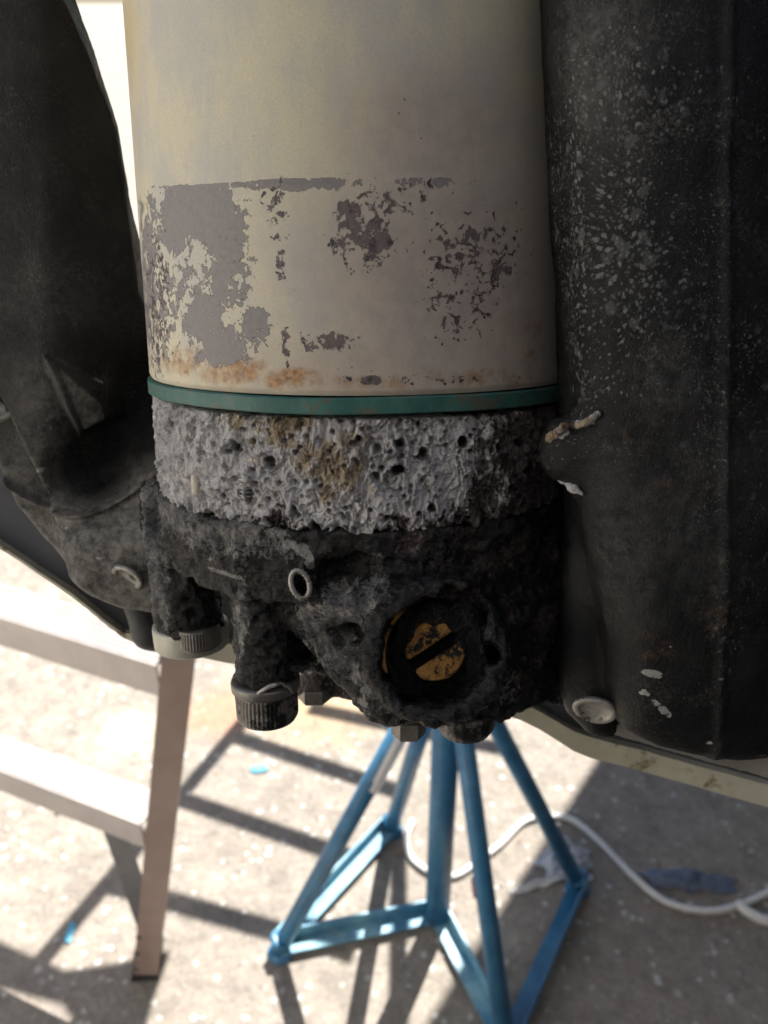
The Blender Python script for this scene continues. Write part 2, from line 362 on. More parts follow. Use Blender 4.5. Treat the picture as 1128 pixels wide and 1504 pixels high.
def spot(x, y, r):
    dx = m.math('SUBTRACT', sepc.outputs[0], float(x)); dy = m.math('SUBTRACT', sepc.outputs[1], float(y))
    d = m.math('SQRT', m.math('ADD', m.math('MULTIPLY', dx, dx), m.math('MULTIPLY', dy, dy)))
    return m.thr(m.math('ADD', d, m.math('MULTIPLY', m.math('SUBTRACT', b, .5), r * .9)), r, r * .3)
st = gnd(320, 1045); col = m.mix(m.math('MULTIPLY', spot(st[0], st[1], .10), .55), col, (.50, .22, .12))
st = gnd(190, 1075); col = m.mix(m.math('MULTIPLY', spot(st[0], st[1], .09), .45), col, (.62, .60, .42))
st = gnd(480, 1010); col = m.mix(m.math('MULTIPLY', spot(st[0], st[1], .22), .4), col, (.50, .33, .16))
GROUND = m.done(col, .85, None, m.bump(m.math('ADD', m.math('ADD', b, g), m.math('MULTIPLY', vd, -.5)), .8, .004), .3)
m = MT('clear_plastic')
PLAST = m.done((.72, .76, .85), .15); m.b.inputs['Transmission Weight'].default_value = .35; m.b.inputs['IOR'].default_value = 1.25
def flat(name, c, r=.6): m = MT(name); return m.done(m.mix(m.thr(m.noise(80), .3, .7), c, tuple(x * .8 for x in c)), r)
CHIPB = flat('light_blue_chip', (.12, .42, .62)); STONE = flat('pale_stone', (.44, .42, .39), .7); STONED = flat('brown_stone', (.30, .22, .16), .8)
PINKT = simple('faded_red_mark', (.25, .08, .09), (.3, .12, .12), 60)

# ------------------------------------------------------------------ signed distance sculpting
class Grid:
    def __init__(s, lo, hi, h):
        s.lo = np.array(lo, float); s.h = h
        n = np.ceil((np.array(hi) - s.lo) / h).astype(int) + 1
        s.x, s.y, s.z = [(s.lo[i] + h * np.arange(n[i])).astype(np.float32) for i in range(3)]
        s.X = s.x[:, None, None]; s.Y = s.y[None, :, None]; s.Z = s.z[None, None, :]
        s.n = n; s.F = None
    def px(s, Yref):                              # photo coordinates of the XZ grid on plane Yref
        A, B = np.meshgrid(s.x, s.z, indexing='ij'); P = np.stack([A.ravel(), np.full(A.size, Yref), B.ravel()], 1)
        u, v = proj(P); return u.reshape(A.shape), v.reshape(A.shape)
    def poly(s, pts):                             # 2-D signed distance in XZ
        A, B = np.meshgrid(s.x, s.z, indexing='ij'); d = np.full(A.shape, 1e9); ins = np.zeros(A.shape, bool)
        n = len(pts)
        for i in range(n):
            x0, z0 = pts[i]; x1, z1 = pts[(i + 1) % n]; ex_, ez_ = x1 - x0, z1 - z0
            t = np.clip(((A - x0) * ex_ + (B - z0) * ez_) / (ex_ ** 2 + ez_ ** 2), 0, 1)
            d = np.minimum(d, (A - x0 - t * ex_) ** 2 + (B - z0 - t * ez_) ** 2)
            c = ((z0 > B) != (z1 > B)) & (A < (x1 - x0) * (B - z0) / (z1 - z0 + 1e-12) + x0); ins ^= c
        return np.where(ins, -np.sqrt(d), np.sqrt(d)).astype(np.float32)
    def prism(s, pts, y0, y1, k=.002):
        d2 = s.poly(pts)[:, None, :]
        y0 = np.asarray(y0, np.float32); y0 = y0[:, None, :] if y0.ndim == 2 else y0
        y1 = np.asarray(y1, np.float32); y1 = y1[:, None, :] if y1.ndim == 2 else y1
        return smax(smax(d2, y0 - s.Y, k), s.Y - y1, k)
    def cap(s, a, b, r1, r2=None):
        r2 = r1 if r2 is None else r2; a = np.array(a, float); b = np.array(b, float); d = b - a; L = d.dot(d)
        t = np.clip(((s.X - a[0]) * d[0] + (s.Y - a[1]) * d[1] + (s.Z - a[2]) * d[2]) / L, 0, 1).astype(np.float32)
        return np.sqrt((s.X - a[0] - t * d[0]) ** 2 + (s.Y - a[1] - t * d[1]) ** 2 + (s.Z - a[2] - t * d[2]) ** 2) - (r1 + (r2 - r1) * t)
    def cyl(s, a, b, r1, r2=None, k=.001):
        r2 = r1 if r2 is None else r2; a = np.array(a, float); b = np.array(b, float); d = b - a; L = np.linalg.norm(d); d = d / L
        t = ((s.X - a[0]) * d[0] + (s.Y - a[1]) * d[1] + (s.Z - a[2]) * d[2]).astype(np.float32)
        rr = np.sqrt(np.maximum((s.X - a[0] - t * d[0]) ** 2 + (s.Y - a[1] - t * d[1]) ** 2 + (s.Z - a[2] - t * d[2]) ** 2, 1e-12))
        rad = rr - (r1 + (r2 - r1) * np.clip(t / L, 0, 1))
        return smax(rad, np.maximum(-t, t - L), k)
    def add(s, d, k=.002): s.F = d.astype(np.float32) + 0 * (s.X + s.Y + s.Z) if s.F is None else smin(s.F, d, k)
    def sub(s, d, k=.001): s.F = smax(s.F, -d, k)
    def mesh(s, name, m, parent):
        F = s.F; F[0] = F[-1] = .01; F[:, 0] = F[:, -1] = .01; F[:, :, 0] = F[:, :, -1] = .01
        I = F < 0; cnt = np.zeros(np.array(F.shape) - 1, np.int8)
        for a in (0, 1):
            for b in (0, 1):
                for c in (0, 1): cnt += I[a:F.shape[0] - 1 + a, b:F.shape[1] - 1 + b, c:F.shape[2] - 1 + c]
        act = np.argwhere((cnt > 0) & (cnt < 8)); i, j, k = act.T
        cor = {(a, b, c): F[i + a, j + b, k + c] for a in (0, 1) for b in (0, 1) for c in (0, 1)}
        acc = np.zeros((len(act), 3)); num = np.zeros(len(act))
        for p in cor:
            for ax in range(3):
                if p[ax] == 0:
                    q = list(p); q[ax] = 1; q = tuple(q); f0, f1 = cor[p], cor[q]; mk = (f0 < 0) != (f1 < 0)
                    t = np.where(mk, f0 / np.where(mk, f0 - f1, 1), 0)
                    P = np.array(p, float)[None, :].repeat(len(act), 0); P[:, ax] = t
                    acc[mk] += P[mk]; num[mk] += 1
        V = (act + acc / num[:, None]) * s.h + s.lo
        idx = -np.ones(cnt.shape, np.int32); idx[i, j, k] = np.arange(len(act)); Q = []
        for ax in range(3):
            o = [(ax + 1) % 3, (ax + 2) % 3]
            sl0 = [slice(None)] * 3; sl1 = [slice(None)] * 3; sl0[ax] = slice(0, -1); sl1[ax] = slice(1, None)
            ch = I[tuple(sl0)] != I[tuple(sl1)]; e = np.argwhere(ch); e = e[(e[:, o[0]] > 0) & (e[:, o[1]] > 0)]
            lim = np.array(cnt.shape); e = e[(e < lim).all(1)]
            def g(d0, d1):
                t = e.copy(); t[:, o[0]] -= d0; t[:, o[1]] -= d1; return idx[t[:, 0], t[:, 1], t[:, 2]]
            q = np.stack([g(1, 1), g(0, 1), g(0, 0), g(1, 0)], 1)
            ins = I[e[:, 0], e[:, 1], e[:, 2]]; q[~ins] = q[~ins][:, ::-1]; Q.append(q[(q >= 0).all(1)])
        s.F = None
        return mesh_np(name, V, np.concatenate(Q), m, parent)
def smin(a, b, k): h = np.clip(.5 + .5 * (b - a) / k, 0, 1); return b + (a - b) * h - k * h * (1 - h)
def smax(a, b, k): return -smin(-a, -b, k)
def xz(L, Y): return [(at(x, y, Y)[0], at(x, y, Y)[2]) for x, y in L]

# ------------------------------------------------------------------ ground
bm = bmesh.new(); bmesh.ops.create_grid(bm, x_segments=8, y_segments=8, size=600)
tag(obj('ground', bm, GROUND, None, loc=(0, 0, 0)), kind='structure')

# ------------------------------------------------------------------ the hydraulic trim unit
unit = empty('trim_unit', 'corroded trim unit with cream can, teal ring and slotted brass valve between black brackets', 'hydraulic unit', eng=True)
RC = .0572
# motor can: fine grid so the paint patches have places
nth, nz = 900, 500
th = np.linspace(0, 2 * np.pi, nth, endpoint=False); zz = np.linspace(0, .19, nz)
T, Z = np.meshgrid(th, zz)
rr = np.full_like(Z, RC) - .0005 * sstep(-Z, -.0012, 0)
V = np.stack([rr * np.cos(T), rr * np.sin(T), Z], -1).reshape(-1, 3)
ii = np.arange(nth); F = []
for j in range(nz - 1):
    a = j * nth + ii; b = j * nth + (ii + 1) % nth; F.append(np.stack([a, b, b + nth, a + nth], 1))
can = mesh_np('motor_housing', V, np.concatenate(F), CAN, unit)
px, py = proj(V); front = V[:, 1] < .01
ang = np.degrees(np.arctan2(V[:, 1], V[:, 0]))
line = 271 - 12 * sstep(px, 230, 470)
below = sstep(py - line, 0, 3)
pe = blobs(px, py, [(292, 308, 70, 58, 1.0), (262, 330, 40, 70, .72), (325, 345, 40, 60, .84), (220, 400, 20, 170, .66), (255, 400, 34, 60, .52), (335, 410, 46, 56, .66),
    (300, 470, 36, 50, .86, 20), (328, 508, 46, 34, .92), (375, 480, 28, 42, .74), (240, 470, 34, 110, .50), (440, 268, 90, 14, .82), (300, 268, 100, 14, .8), (620, 264, 80, 14, .50), (280, 430, 80, 90, .46)])
pe = np.where(front, pe * below, .3)
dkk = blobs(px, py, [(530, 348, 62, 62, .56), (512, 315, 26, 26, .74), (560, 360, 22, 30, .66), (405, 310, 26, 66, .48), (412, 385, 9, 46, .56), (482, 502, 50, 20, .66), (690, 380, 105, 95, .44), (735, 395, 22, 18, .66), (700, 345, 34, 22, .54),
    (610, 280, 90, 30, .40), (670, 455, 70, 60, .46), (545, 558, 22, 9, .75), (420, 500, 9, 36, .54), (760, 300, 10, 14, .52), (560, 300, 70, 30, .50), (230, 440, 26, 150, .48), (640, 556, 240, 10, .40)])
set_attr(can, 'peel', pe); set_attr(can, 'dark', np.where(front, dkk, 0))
set_attr(can, 'rust', np.maximum(blobs(px, py, [(270, 530, 80, 36, .60), (340, 545, 80, 32, .66), (430, 556, 110, 28, .58), (560, 560, 150, 24, .50), (780, 500, 34, 70, .52), (700, 555, 140, 30, .50), (360, 470, 60, 60, .30)]), 0.25 * sstep(-Z.ravel(), -.006, 0)))
set_attr(can, 'lighting_tint', blobs(px, py, [(660, 400, 230, 200, 1), (640, 200, 150, 110, .9), (760, 480, 120, 160, .9), (580, 540, 220, 70, .8)]))
set_attr(can, 'yellow', blobs(px, py, [(240, 60, 90, 120, .9), (330, 120, 160, 120, .45), (440, 560, 200, 60, .5)]))
set_attr(can, 'green', blobs(px, py, [(435, 430, 45, 20, .5), (640, 450, 40, 30, .42), (330, 415, 50, 14, .40), (700, 500, 60, 40, .4)]))
# can end cap
obj('housing_cap', lathe_bm([(RC, .1901), (RC - .004, .196), (.02, .198)], 64), CAN, unit)
# teal ring
zt = -.0003
def ringmod(r, t, k, th_): return r + .00012 * math.sin(th_ * 7 + 1) + .0001 * math.sin(th_ * 23)
prof = [(.050, zt), (.0575, zt), (.0578, zt - .0003), (.0578, zt - .0032), (.0575, zt - .0035), (.050, zt - .0035)]
bm = lathe_bm(prof, 360, mod=ringmod)
for v in bm.verts: v.co.z += .00012 * math.sin(v.co.x * 130)
obj('gasket_ring', bm, TEAL, unit)
# corroded flange: crust with pits and drips
nth, nz = 1500, 230; z0, z1 = -.0042, -.0305
th = np.linspace(0, 2 * np.pi, nth, endpoint=False); sp_ = np.linspace(0, 1, nz)
T, U = np.meshgrid(th, sp_)
rr = .0556 + .0008 * np.sin(U * np.pi); rr = rr - .010 * sstep(U, .96, 1.0) - .006 * (1 - sstep(U, 0, .035))
Z = z0 + (z1 - z0) * U
V = np.stack([rr * np.cos(T), rr * np.sin(T), Z], -1).reshape(-1, 3)
Pn = V * np.array([1, 1, .62])                    # stretched downward like drips
n_big = fbm(Pn, 120, 4, 3); n_mid = fbm(Pn, 420, 4, 9, .6); w1, id1 = worley(V, 230, 5); w2, id2 = worley(V, 560, 15)
ridge = 1 - np.abs(fbm(Pn + .01 * n_big[:, None], 260, 4, 30, .6)) * 3
w1 = w1 + .25 * fbm(V, 500, 2, 66); pit = np.exp(-(w1 / (.12 + .17 * id1)) ** 2) * (id1 > .66); pit2 = np.exp(-(w2 / .34) ** 2) * (id2 > .42)
d = .0012 * n_big + .0009 * n_mid + .0008 * np.clip(ridge, -1, 1) - .0017 * pit - .0009 * pit2 + .0007 * np.exp(-((w1 - .38) / .10) ** 2) * (id1 > .66) + .0004 * np.exp(-((w2 - .46) / .1) ** 2) * (id2 > .42)
px, py = proj(V); d += -.0016 * sstep(np.abs(U.ravel() - .5), .38, .5) * (fbm(V, 300, 2, 70) > 0)
d = np.where(V[:, 1] < .02, d, 0)
rn_ = np.stack([np.cos(T), np.sin(T), 0 * T], -1).reshape(-1, 3)
V2 = V + rn_ * d[:, None]; V2[:, 2] += .0013 * fbm(V * [1, 1, .2], 330, 3, 44) * sstep(U.ravel(), .6, 1) * 2.0
F = []; ii = np.arange(nth)
for j in range(nz - 1):
    a = j * nth + ii; b = j * nth + (ii + 1) % nth; F.append(np.stack([a, a + nth, b + nth, b], 1))
fl = mesh_np('corroded_flange', V2, np.concatenate(F), CRUST, unit)
fl['label'] = 'flange eaten away under a white and ochre salt crust'
set_attr(fl, 'hgt', np.clip(d / .0016, -1, 1)); set_attr(fl, 'pit_shade', np.clip(pit * 1.4 + pit2 * .7, 0, 1))
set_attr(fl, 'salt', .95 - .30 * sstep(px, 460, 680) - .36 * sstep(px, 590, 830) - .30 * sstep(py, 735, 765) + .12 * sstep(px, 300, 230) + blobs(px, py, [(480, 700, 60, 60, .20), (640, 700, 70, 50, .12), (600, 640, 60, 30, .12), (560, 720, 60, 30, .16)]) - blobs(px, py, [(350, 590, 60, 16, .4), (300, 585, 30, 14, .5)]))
set_attr(fl, 'ochre', blobs(px, py, [(480, 680, 110, 46, .78, 30), (420, 625, 80, 26, .78, -20), (500, 700, 70, 50, .70), (345, 620, 50, 20, .62), (530, 640, 70, 50, .60)]))
obj('flange_core', lathe_bm([(.030, -.003), (.052, -.005), (.052, -.034), (.030, -.036)], 96), DARKM, unit)

# manifold casting -------------------------------------------------
G = Grid((-.066, -.080, -.096), (.063, .030, -.022), .00050)
G.add(G.cyl((0, 0, -.0292), (0, 0, -.047), .0572, .0562, .0008))
G.sub(G.cyl((0, 0, -.020), (0, 0, -.0305), .048, .048))
pB = [(500, 800), (600, 770), (835, 750), (833, 850), (826, 930), (832, 1000), (848, 1052), (780, 1048), (735, 1062), (690, 1040), (560, 1000), (500, 930), (480, 860)]
u, v = G.px(-.045)
y0 = -.047 + .008 * sstep(u, 700, 840) - .003 * np.exp(-((v - 905) / 50) ** 2) * sstep(u, 600, 700) + .004 * np.exp(-((v - 850) / 26) ** 2) * sstep(u, 700, 640) + .0025 * np.exp(-((v - 795) / 18) ** 2)
G.add(G.prism(xz(pB, -.045), y0, 0.015, .0016), .0025)
# flange web on the left that carries the two bosses
pL = [(212, 700), (250, 700), (560, 770), (560, 830), (440, 838), (370, 845), (330, 838), (300, 800), (262, 778), (240, 790), (222, 860), (214, 790)]
G.add(G.prism(xz([(470, 770), (560, 770), (560, 850), (470, 842), (420, 838), (370, 850), (345, 838), (350, 770)], -.045), -.0515, -.01, .0016), .002)
# boss A (rear left)
a0 = at(262, 770, -.012); a1 = at(281, 921, -.012)
G.add(G.cyl(a0, a1, .0088, .0090, .001), .003)
G.add(G.cap(at(228, 725, -.006), at(236, 905, -.008), .0040, .0022), .003)
# boss B (front)
b0 = at(385, 815, -.040); b1 = at(390, 996, -.041)
G.add(G.cyl(b0, b1, .0074, .0070, .001), .0035)
G.add(G.cap(at(352, 830, -.043), at(372, 925, -.044), .0022, .0022), .003)
# gusset from boss B foot to the valve boss
G.add(G.cap(at(430, 955, -.036), at(520, 960, -.038), .0045, .006), .004)
# valve boss, its axis comes toward the viewer, a little down and left
vc0 = at(650, 940, -.020); vc1 = at(637, 957, -.0660); vax = (vc1 - vc0) / np.linalg.norm(vc1 - vc0)
G.add(G.cyl(vc0, vc1, .0185, .0150, .002), .005)
tt = ((G.X - vc1[0]) * vax[0] + (G.Y - vc1[1]) * vax[1] + (G.Z - vc1[2]) * vax[2]).astype(np.float32)
rr_ = np.sqrt(np.maximum((G.X - vc1[0] - tt * vax[0]) ** 2 + (G.Y - vc1[1] - tt * vax[1]) ** 2 + (G.Z - vc1[2] - tt * vax[2]) ** 2, 1e-12))
G.add(np.sqrt((rr_ - .0132) ** 2 + (tt + .0002) ** 2) - .0024, .0015)
# cone skirt and ridges running up left
G.add(G.cap(at(455, 905, -.046), at(575, 1010, -.052), .0050, .0085), .004)
G.add(G.cap(at(520, 868, -.055), at(585, 900, -.060), .0050, .0040), .004)
G.add(G.cap(at(462, 905, -.050), at(520, 872, -.055), .0030, .0045), .004)
G.add(G.cap(at(580, 870, -.060), at(680, 865, -.058), .0030, .0030), .003)
# shadowed pocket under the flange, left of the ridge
G.sub(G.cap(at(492, 852, -.056), at(520, 835, -.056), .0050, .0040), .003)
# bore of the valve
bore0 = vc1 - vax * .0130
G.sub(G.cyl(bore0, vc1 + vax * .01, .0108, .0115, .0008), .0008)
for (x_, y_, r_) in [(690, 888, .0032), (702, 905, .0026), (660, 872, .0020), (720, 960, .0022), (575, 985, .0020), (600, 1018, .0022)]: G.sub(G.cap(at(x_, y_, -.060), at(x_, y_, -.072), r_), .0015)
man = G.mesh('manifold', GREASE, unit)
V = verts(man); w1, id1 = worley(V, 260, 40)
px, py = proj(V)
inb = np.linalg.norm((V - vc1) - ((V - vc1) @ vax)[:, None] * vax, axis=1) < .0125
d = .0008 * fbm(V, 130, 4, 50, .55) + .0006 * fbm(V, 480, 3, 60, .65) - .0009 * np.exp(-(w1 / .4) ** 2) * (id1 > .6)
d += .0005 * np.clip(1 - 4 * np.abs(fbm(V, 210, 3, 90)), 0, 1)
d = np.where(inb, d * .9, d); displace(man, d)
gr = blobs(px, py, [(260, 745, 70, 50, .55), (330, 780, 90, 45, .50), (400, 800, 50, 40, .42), (225, 800, 16, 130, .62), (240, 860, 14, 90, .52), (355, 900, 14, 120, .42), (520, 900, 60, 60, .62, 40), (470, 930, 30, 60, .55, -40), (500, 960, 40, 60, .55, -45),
    (545, 1010, 22, 70, .50, -40), (560, 860, 40, 20, .45), (740, 1000, 30, 80, .34), (600, 800, 90, 40, .25), (785, 1045, 60, 12, .38), (385, 990, 40, 14, .2), (560, 1000, 18, 80, .42), (450, 985, 30, 20, .45)])
rimd = np.abs(np.linalg.norm((V - vc1) - ((V - vc1) @ vax)[:, None] * vax, axis=1) - .0125); gr = gr * (1 - .85 * np.exp(-(rimd / .0035) ** 2) * (((V - vc1) @ vax) > -.012))
set_attr(man, 'grey', gr * 1.28)
set_attr(man, 'bare', blobs(px, py, [(424, 800, 15, 8, 1, 10), (443, 807, 13, 10, 1, 40), (455, 824, 7, 15, 1), (330, 842, 40, 5, .7, 20), (535, 1035, 10, 30, .6, -40)]))
set_attr(man, 'rusty', blobs(px, py, [(700, 800, 190, 70, .50), (790, 900, 80, 190, .48), (690, 870, 100, 40, .5), (600, 790, 80, 40, .5)]))
set_attr(man, 'ochre', blobs(px, py, [(350, 790, 80, 30, .40), (470, 990, 40, 40, .36), (500, 950, 40, 60, .36), (240, 740, 30, 40, .34), (400, 770, 60, 20, .4), (450, 900, 20, 40, .38)]))

# valve: brass seat ring, dome and slot --------------------------------------
q = Vector(vax).to_track_quat('Z', 'Y')
vl = lambda dx, dy, t: Vector(bore0) + q @ Vector((dx, dy, t))
def bz(r, t, k, th_): return r + .00025 * math.sin(5 * th_) + .0002 * math.sin(11 * th_ + 1)
valve = obj('valve_screw', lathe_bm([(.0108, .000), (.0108, .0042), (.0098, .0050), (.0084, .0048), (.0080, .0036), (.0074, .0040), (.0070, .0062), (.0064, .0066), (.0020, .0064), (.0004, .0064)], 72, bore0, vax, bz), TAR, unit, True)
valve['label'] = 'slotted brass valve screw smeared with black grease'
# two raised half heads with a slot between them
sx = (Vector(at(676, 925, -.06)) - Vector(at(600, 975, -.06))).normalized()
lz = Vector(vax); sx = (sx - lz * sx.dot(lz)).normalized(); sy = lz.cross(sx)
def half(sign):
    bm = bmesh.new(); n = 14; top = []; bot = []; r = .0064; g = .0013
    for k in range(n + 1):
        a_ = math.pi * k / n; x = r * math.cos(a_) * (.98 + .05 * math.sin(3 * a_)); y = max(r * .86 * math.sin(a_), 0) + g
        for L, t, s_ in ((bot, .0060, 1.0), (top, .0092, .93)):
            L.append(bm.verts.new(Vector(bore0) + sx * (x * s_) + sy * (sign * (g + (y - g) * s_)) + lz * (t + .0004 * math.sin(5 * a_) * (t > .008))))
    for k in range(n): bm.faces.new((bot[k], bot[k + 1], top[k + 1], top[k]))
    bm.faces.new((bot[0], top[0], top[-1], bot[-1])); bm.faces.new(top); bm.faces.new(bot[::-1])
    bmesh.ops.bevel(bm, geom=[e for e in bm.edges], offset=.0003, segments=2, affect='EDGES')
    return bm
for s_ in (1, -1): obj('slot_lip', half(s_), BRASS, valve)
# grease mass round the screw
G = Grid(vc1 - .022, vc1 + .022, .0005)
gs = []
for k in range(26):
    a_ = 2 * math.pi * k / 26; hgt = .0035 + .0025 * math.sin(a_ * 2 + 1) + random.uniform(0, .0015)
    if 150 < math.degrees(a_) < 0: continue
    p = np.array(vl(.0092 * math.cos(a_), .0092 * math.sin(a_), hgt)); sc = (np.dot(p - vc1, ex * 0) if 0 else 0)
    P2 = proj(p[None, :]); xx, yy = P2[0][0], P2[1][0]
    if xx < 590 and yy < 965: continue            # brass ring shows on the upper left
    G.add(G.cap(p, p + np.array(lz) * .001, random.uniform(.0017, .0029)), .0015)
for (x, y, r) in [(612, 1010, .0026), (640, 1020, .0028), (670, 1008, .0028), (690, 985, .0028), (698, 955, .0028), (696, 925, .0028), (680, 900, .0028), (592, 945, .0022), (596, 930, .0020), (600, 912, .0022), (618, 902, .0020), (588, 962, .0018), (675, 960, .0026), (655, 985, .0022), (612, 992, .0022), (682, 940, .0022), (665, 912, .0020), (640, 900, .0024)]:
    p = at(x, y, -.0590); G.add(G.cap(p, p + np.array(lz) * .0005, r), .002)
gr_ = G.mesh('grease', TAR, unit); V = verts(gr_); displace(gr_, .0008 * fbm(V, 500, 4, 77, .6))
# brass lip on the upper left edge of the bore
pts = []
for k in range(23):
    a_ = k / 22; ang_ = R_(100 + 105 * a_)
    base = Vector(vc1) - lz * .0022
    rx = (Vector((1, 0, 0)) - lz * lz.x).normalized(); ry = lz.cross(rx)
    if ry.z < 0: ry = -ry
    pts.append(base + (rx * math.cos(ang_) + ry * math.sin(ang_)) * .01125)
obj('brass_lip', tube_pts(pts, [.0003 + .0008 * math.sin(math.pi * k / 22) for k in range(23)], 8), BRASS, unit, True)

def on_cyl(x, y, R):
    o = E.T @ (cam_pos - EO); d = E.T @ ray(x, y); a_ = d[0] ** 2 + d[1] ** 2; b_ = o[0] * d[0] + o[1] * d[1]; c_ = o[0] ** 2 + o[1] ** 2 - R * R
    return o + d * ((-b_ - math.sqrt(b_ * b_ - a_ * c_)) / a_)
# bolts --------------------------------------------------------------------
def knurl(base, axis, r, h, mat, n=60, name='cap_bolt'):
    def md(rr_, t, k, th_):
        w_ = 1 if h * .12 < t < h * .80 else 0
        return rr_ * (1 - .020 * w_ * 1.6 * (k % 4 < 2)) + r * .012 * math.sin(th_ * 3 + t * 700)
    prof = [(r * .96, 0), (r, h * .06), (r, h * .13), (r, h * .45), (r, h * .79), (r * .985, h * .86), (r * .93, h * .95), (r * .82, h), (r * .3, h * 1.01)]
    return obj(name, lathe_bm(prof, n * 3, base, axis, md), mat, unit, True)
down = Vector((0.01, .0, -1))
bz_ = Vector(b1)
wsh = obj('washer', lathe_bm([(.0074, -.0002), (.0083, .0), (.0085, .0006), (.0084, .0022), (.0079, .0026), (.0060, .0027)], 72, bz_, down, lambda r, t, k, th_: r * (1 + .012 * math.sin(th_ * 2 + .5))), BOLTG, unit, True)
kb = knurl(bz_ + down * .0026, down, .0076, .0082, BOLT); kb['label'] = 'ribbed cap bolt with peeling black paint'
# scraped arc on the ribbed cap
pts = [at(x, y, Y) for x, y, Y in [(372, 1024, -.0485), (382, 1016, -.0493), (396, 1008, -.0497), (412, 1004, -.0492), (424, 1008, -.0478), (430, 1018, -.0464)]]
obj('paint_curl', tube_pts(pts, [.0003, .0005, .0006, .0005, .0005, .0003], 6), WASH, kb, True)
az_ = Vector(a1)
obj('washer', lathe_bm([(.0088, -.0012), (.0102, -.0010), (.0104, .0), (.0102, .0050), (.0094, .0058), (.006, .0060)], 72, Vector(at(280, 920, -.0105)), Vector((.02, 0, -1))), BOLTL, unit, True)
knurl(Vector(at(290, 918, -.0165)) , Vector((.02, -.0, -1)), .0060, .0062, BOLTG)
def hexbolt(c, axis, r, h, mat):
    bm = lathe_bm([(r * .96, 0), (r, h * .08), (r, h * .88), (r * .9, h)], 6, Vector(c), axis)
    return obj('hex_bolt', bm, mat, unit)
hexbolt(at(462, 1006, -.018), Vector((0, .05, -1)), .0048, .0042, BOLTG)
hexbolt(at(600, 1056, -.036), Vector((0, 0, -1)), .0044, .0045, BOLTG)
obj('flange_bolt', lathe_bm([(.0075, 0), (.0077, .001), (.0072, .0045), (.0058, .0066), (.001, .007)], 60, Vector(at(684, 1040, -.040)), Vector((0, 0, -1)), lambda r, t, k, th_: r * (1 - .03 * (k % 3 == 0))), BOLT, unit, True)
# crusty sleeve above the rear hex bolt
G = Grid((-.03, -.045, -.095), (.012, .02, -.066), .0005)
G.add(G.cap(at(458, 985, -.016), at(458, 1006, -.016), .0046))
G.add(G.cap(at(458, 992, -.016), at(560, 1018, -.012), .0050, .0030), .003)
sl_ = G.mesh('crusted_boss', CRUST, unit); V = verts(sl_); displace(sl_, .0009 * fbm(V, 300, 4, 5)); n_ = len(V)
set_attr(sl_, 'hgt', np.zeros(n_)); set_attr(sl_, 'pit_shade', np.zeros(n_)); set_attr(sl_, 'salt', np.full(n_, .5)); set_attr(sl_, 'ochre', np.full(n_, .3))
# small drain eye with worn rim at (440, 860)
def ring_px(cx_, cy_, rx_, ry_, ang_, Y, rad, a0_=0, a1_=360, name='drain_eye', mat=WASH, parent=unit, n=40, dY=0):
    pts = []
    for k in range(n + 1):
        t = R_(a0_ + (a1_ - a0_) * k / n); X = rx_ * math.cos(t); Yp = ry_ * math.sin(t); a_ = R_(ang_)
        pts.append(at(cx_ + X * math.cos(a_) - Yp * math.sin(a_), cy_ + X * math.sin(a_) + Yp * math.cos(a_), Y + dY * math.sin(t)))
    return obj(name, tube_pts(pts, [rad * (1 + .25 * math.sin(3 * k)) for k in range(n + 1)], 8), mat, parent, True)
ring_px(441, 858, 13, 21, -18, -.0562, .00060)
G = Grid(at(405, 890, -.058) - [.001, .0, .001], at(475, 820, -.040) + [.001, 0, .001], .0004)
G.add(G.cyl(at(441, 858, -.036), at(441, 858, -.0560), .0034, .0030)); G.sub(G.cyl(at(441, 860, -.046), at(441, 858, -.058), .0019, .0021))
ey_ = G.mesh('drain_boss', GREASE, unit); n_ = len(ey_.data.vertices)
for a_ in ('grey', 'rusty', 'ochre'): set_attr(ey_, a_, np.full(n_, .3 if a_ == 'grey' else 0))
# brushed bright crescent above the eye
def patch_px(name, pts, Y, thick, mat, parent, jag=0):
    """thin solid plate with the given outline, real thickness"""
    bm = bmesh.new(); f = []; bk = []
    for (x, y) in pts:
        p = at(x + random.uniform(-jag, jag), y + random.uniform(-jag, jag), Y); f.append(bm.verts.new(p)); bk.append(bm.verts.new(p + np.array([0, thick, 0])))
    n = len(pts); bm.faces.new(f); bm.faces.new(bk[::-1])
    for k in range(n): bm.faces.new((f[k], bk[k], bk[(k + 1) % n], f[(k + 1) % n]))
    return obj(name, bm, mat, parent)

# spring and pins in the gap, chips in the crust
pts = []
c0 = on_cyl(361, 700, .0558)
for k in range(90):
    t = k / 89; a_ = t * 2 * math.pi * 5
    pts.append(c0 + np.array([.0017 * math.cos(a_), .0014 * math.sin(a_) + .0006, -.0045 * t]))
obj('spring', tube_pts(pts, .00016, 6), STEEL, unit, True)
obj('dowel_pin', lathe_bm([(.0012, 0), (.0014, .0006), (.0014, .0040), (.0012, .0046)], 24, on_cyl(291, 724, .0558), Vector((0, -.1, 1))), PIN, unit, True)
for (x, y, r) in [(320, 668, .0016), (379, 674, .0017)]:
    bm = bmesh.new(); bmesh.ops.create_icosphere(bm, subdivisions=3, radius=r); c = Vector(on_cyl(x, y, .0553))
    for v in bm.verts: k_ = 1 + .22 * math.sin(v.co.x * 3300 + x) + .18 * math.sin(v.co.z * 2700 + y); v.co = c + Vector((v.co.x * k_, v.co.y * .6 * k_, v.co.z * 1.2 * k_))
    obj('shell_scab', bm, PIN, unit, True)

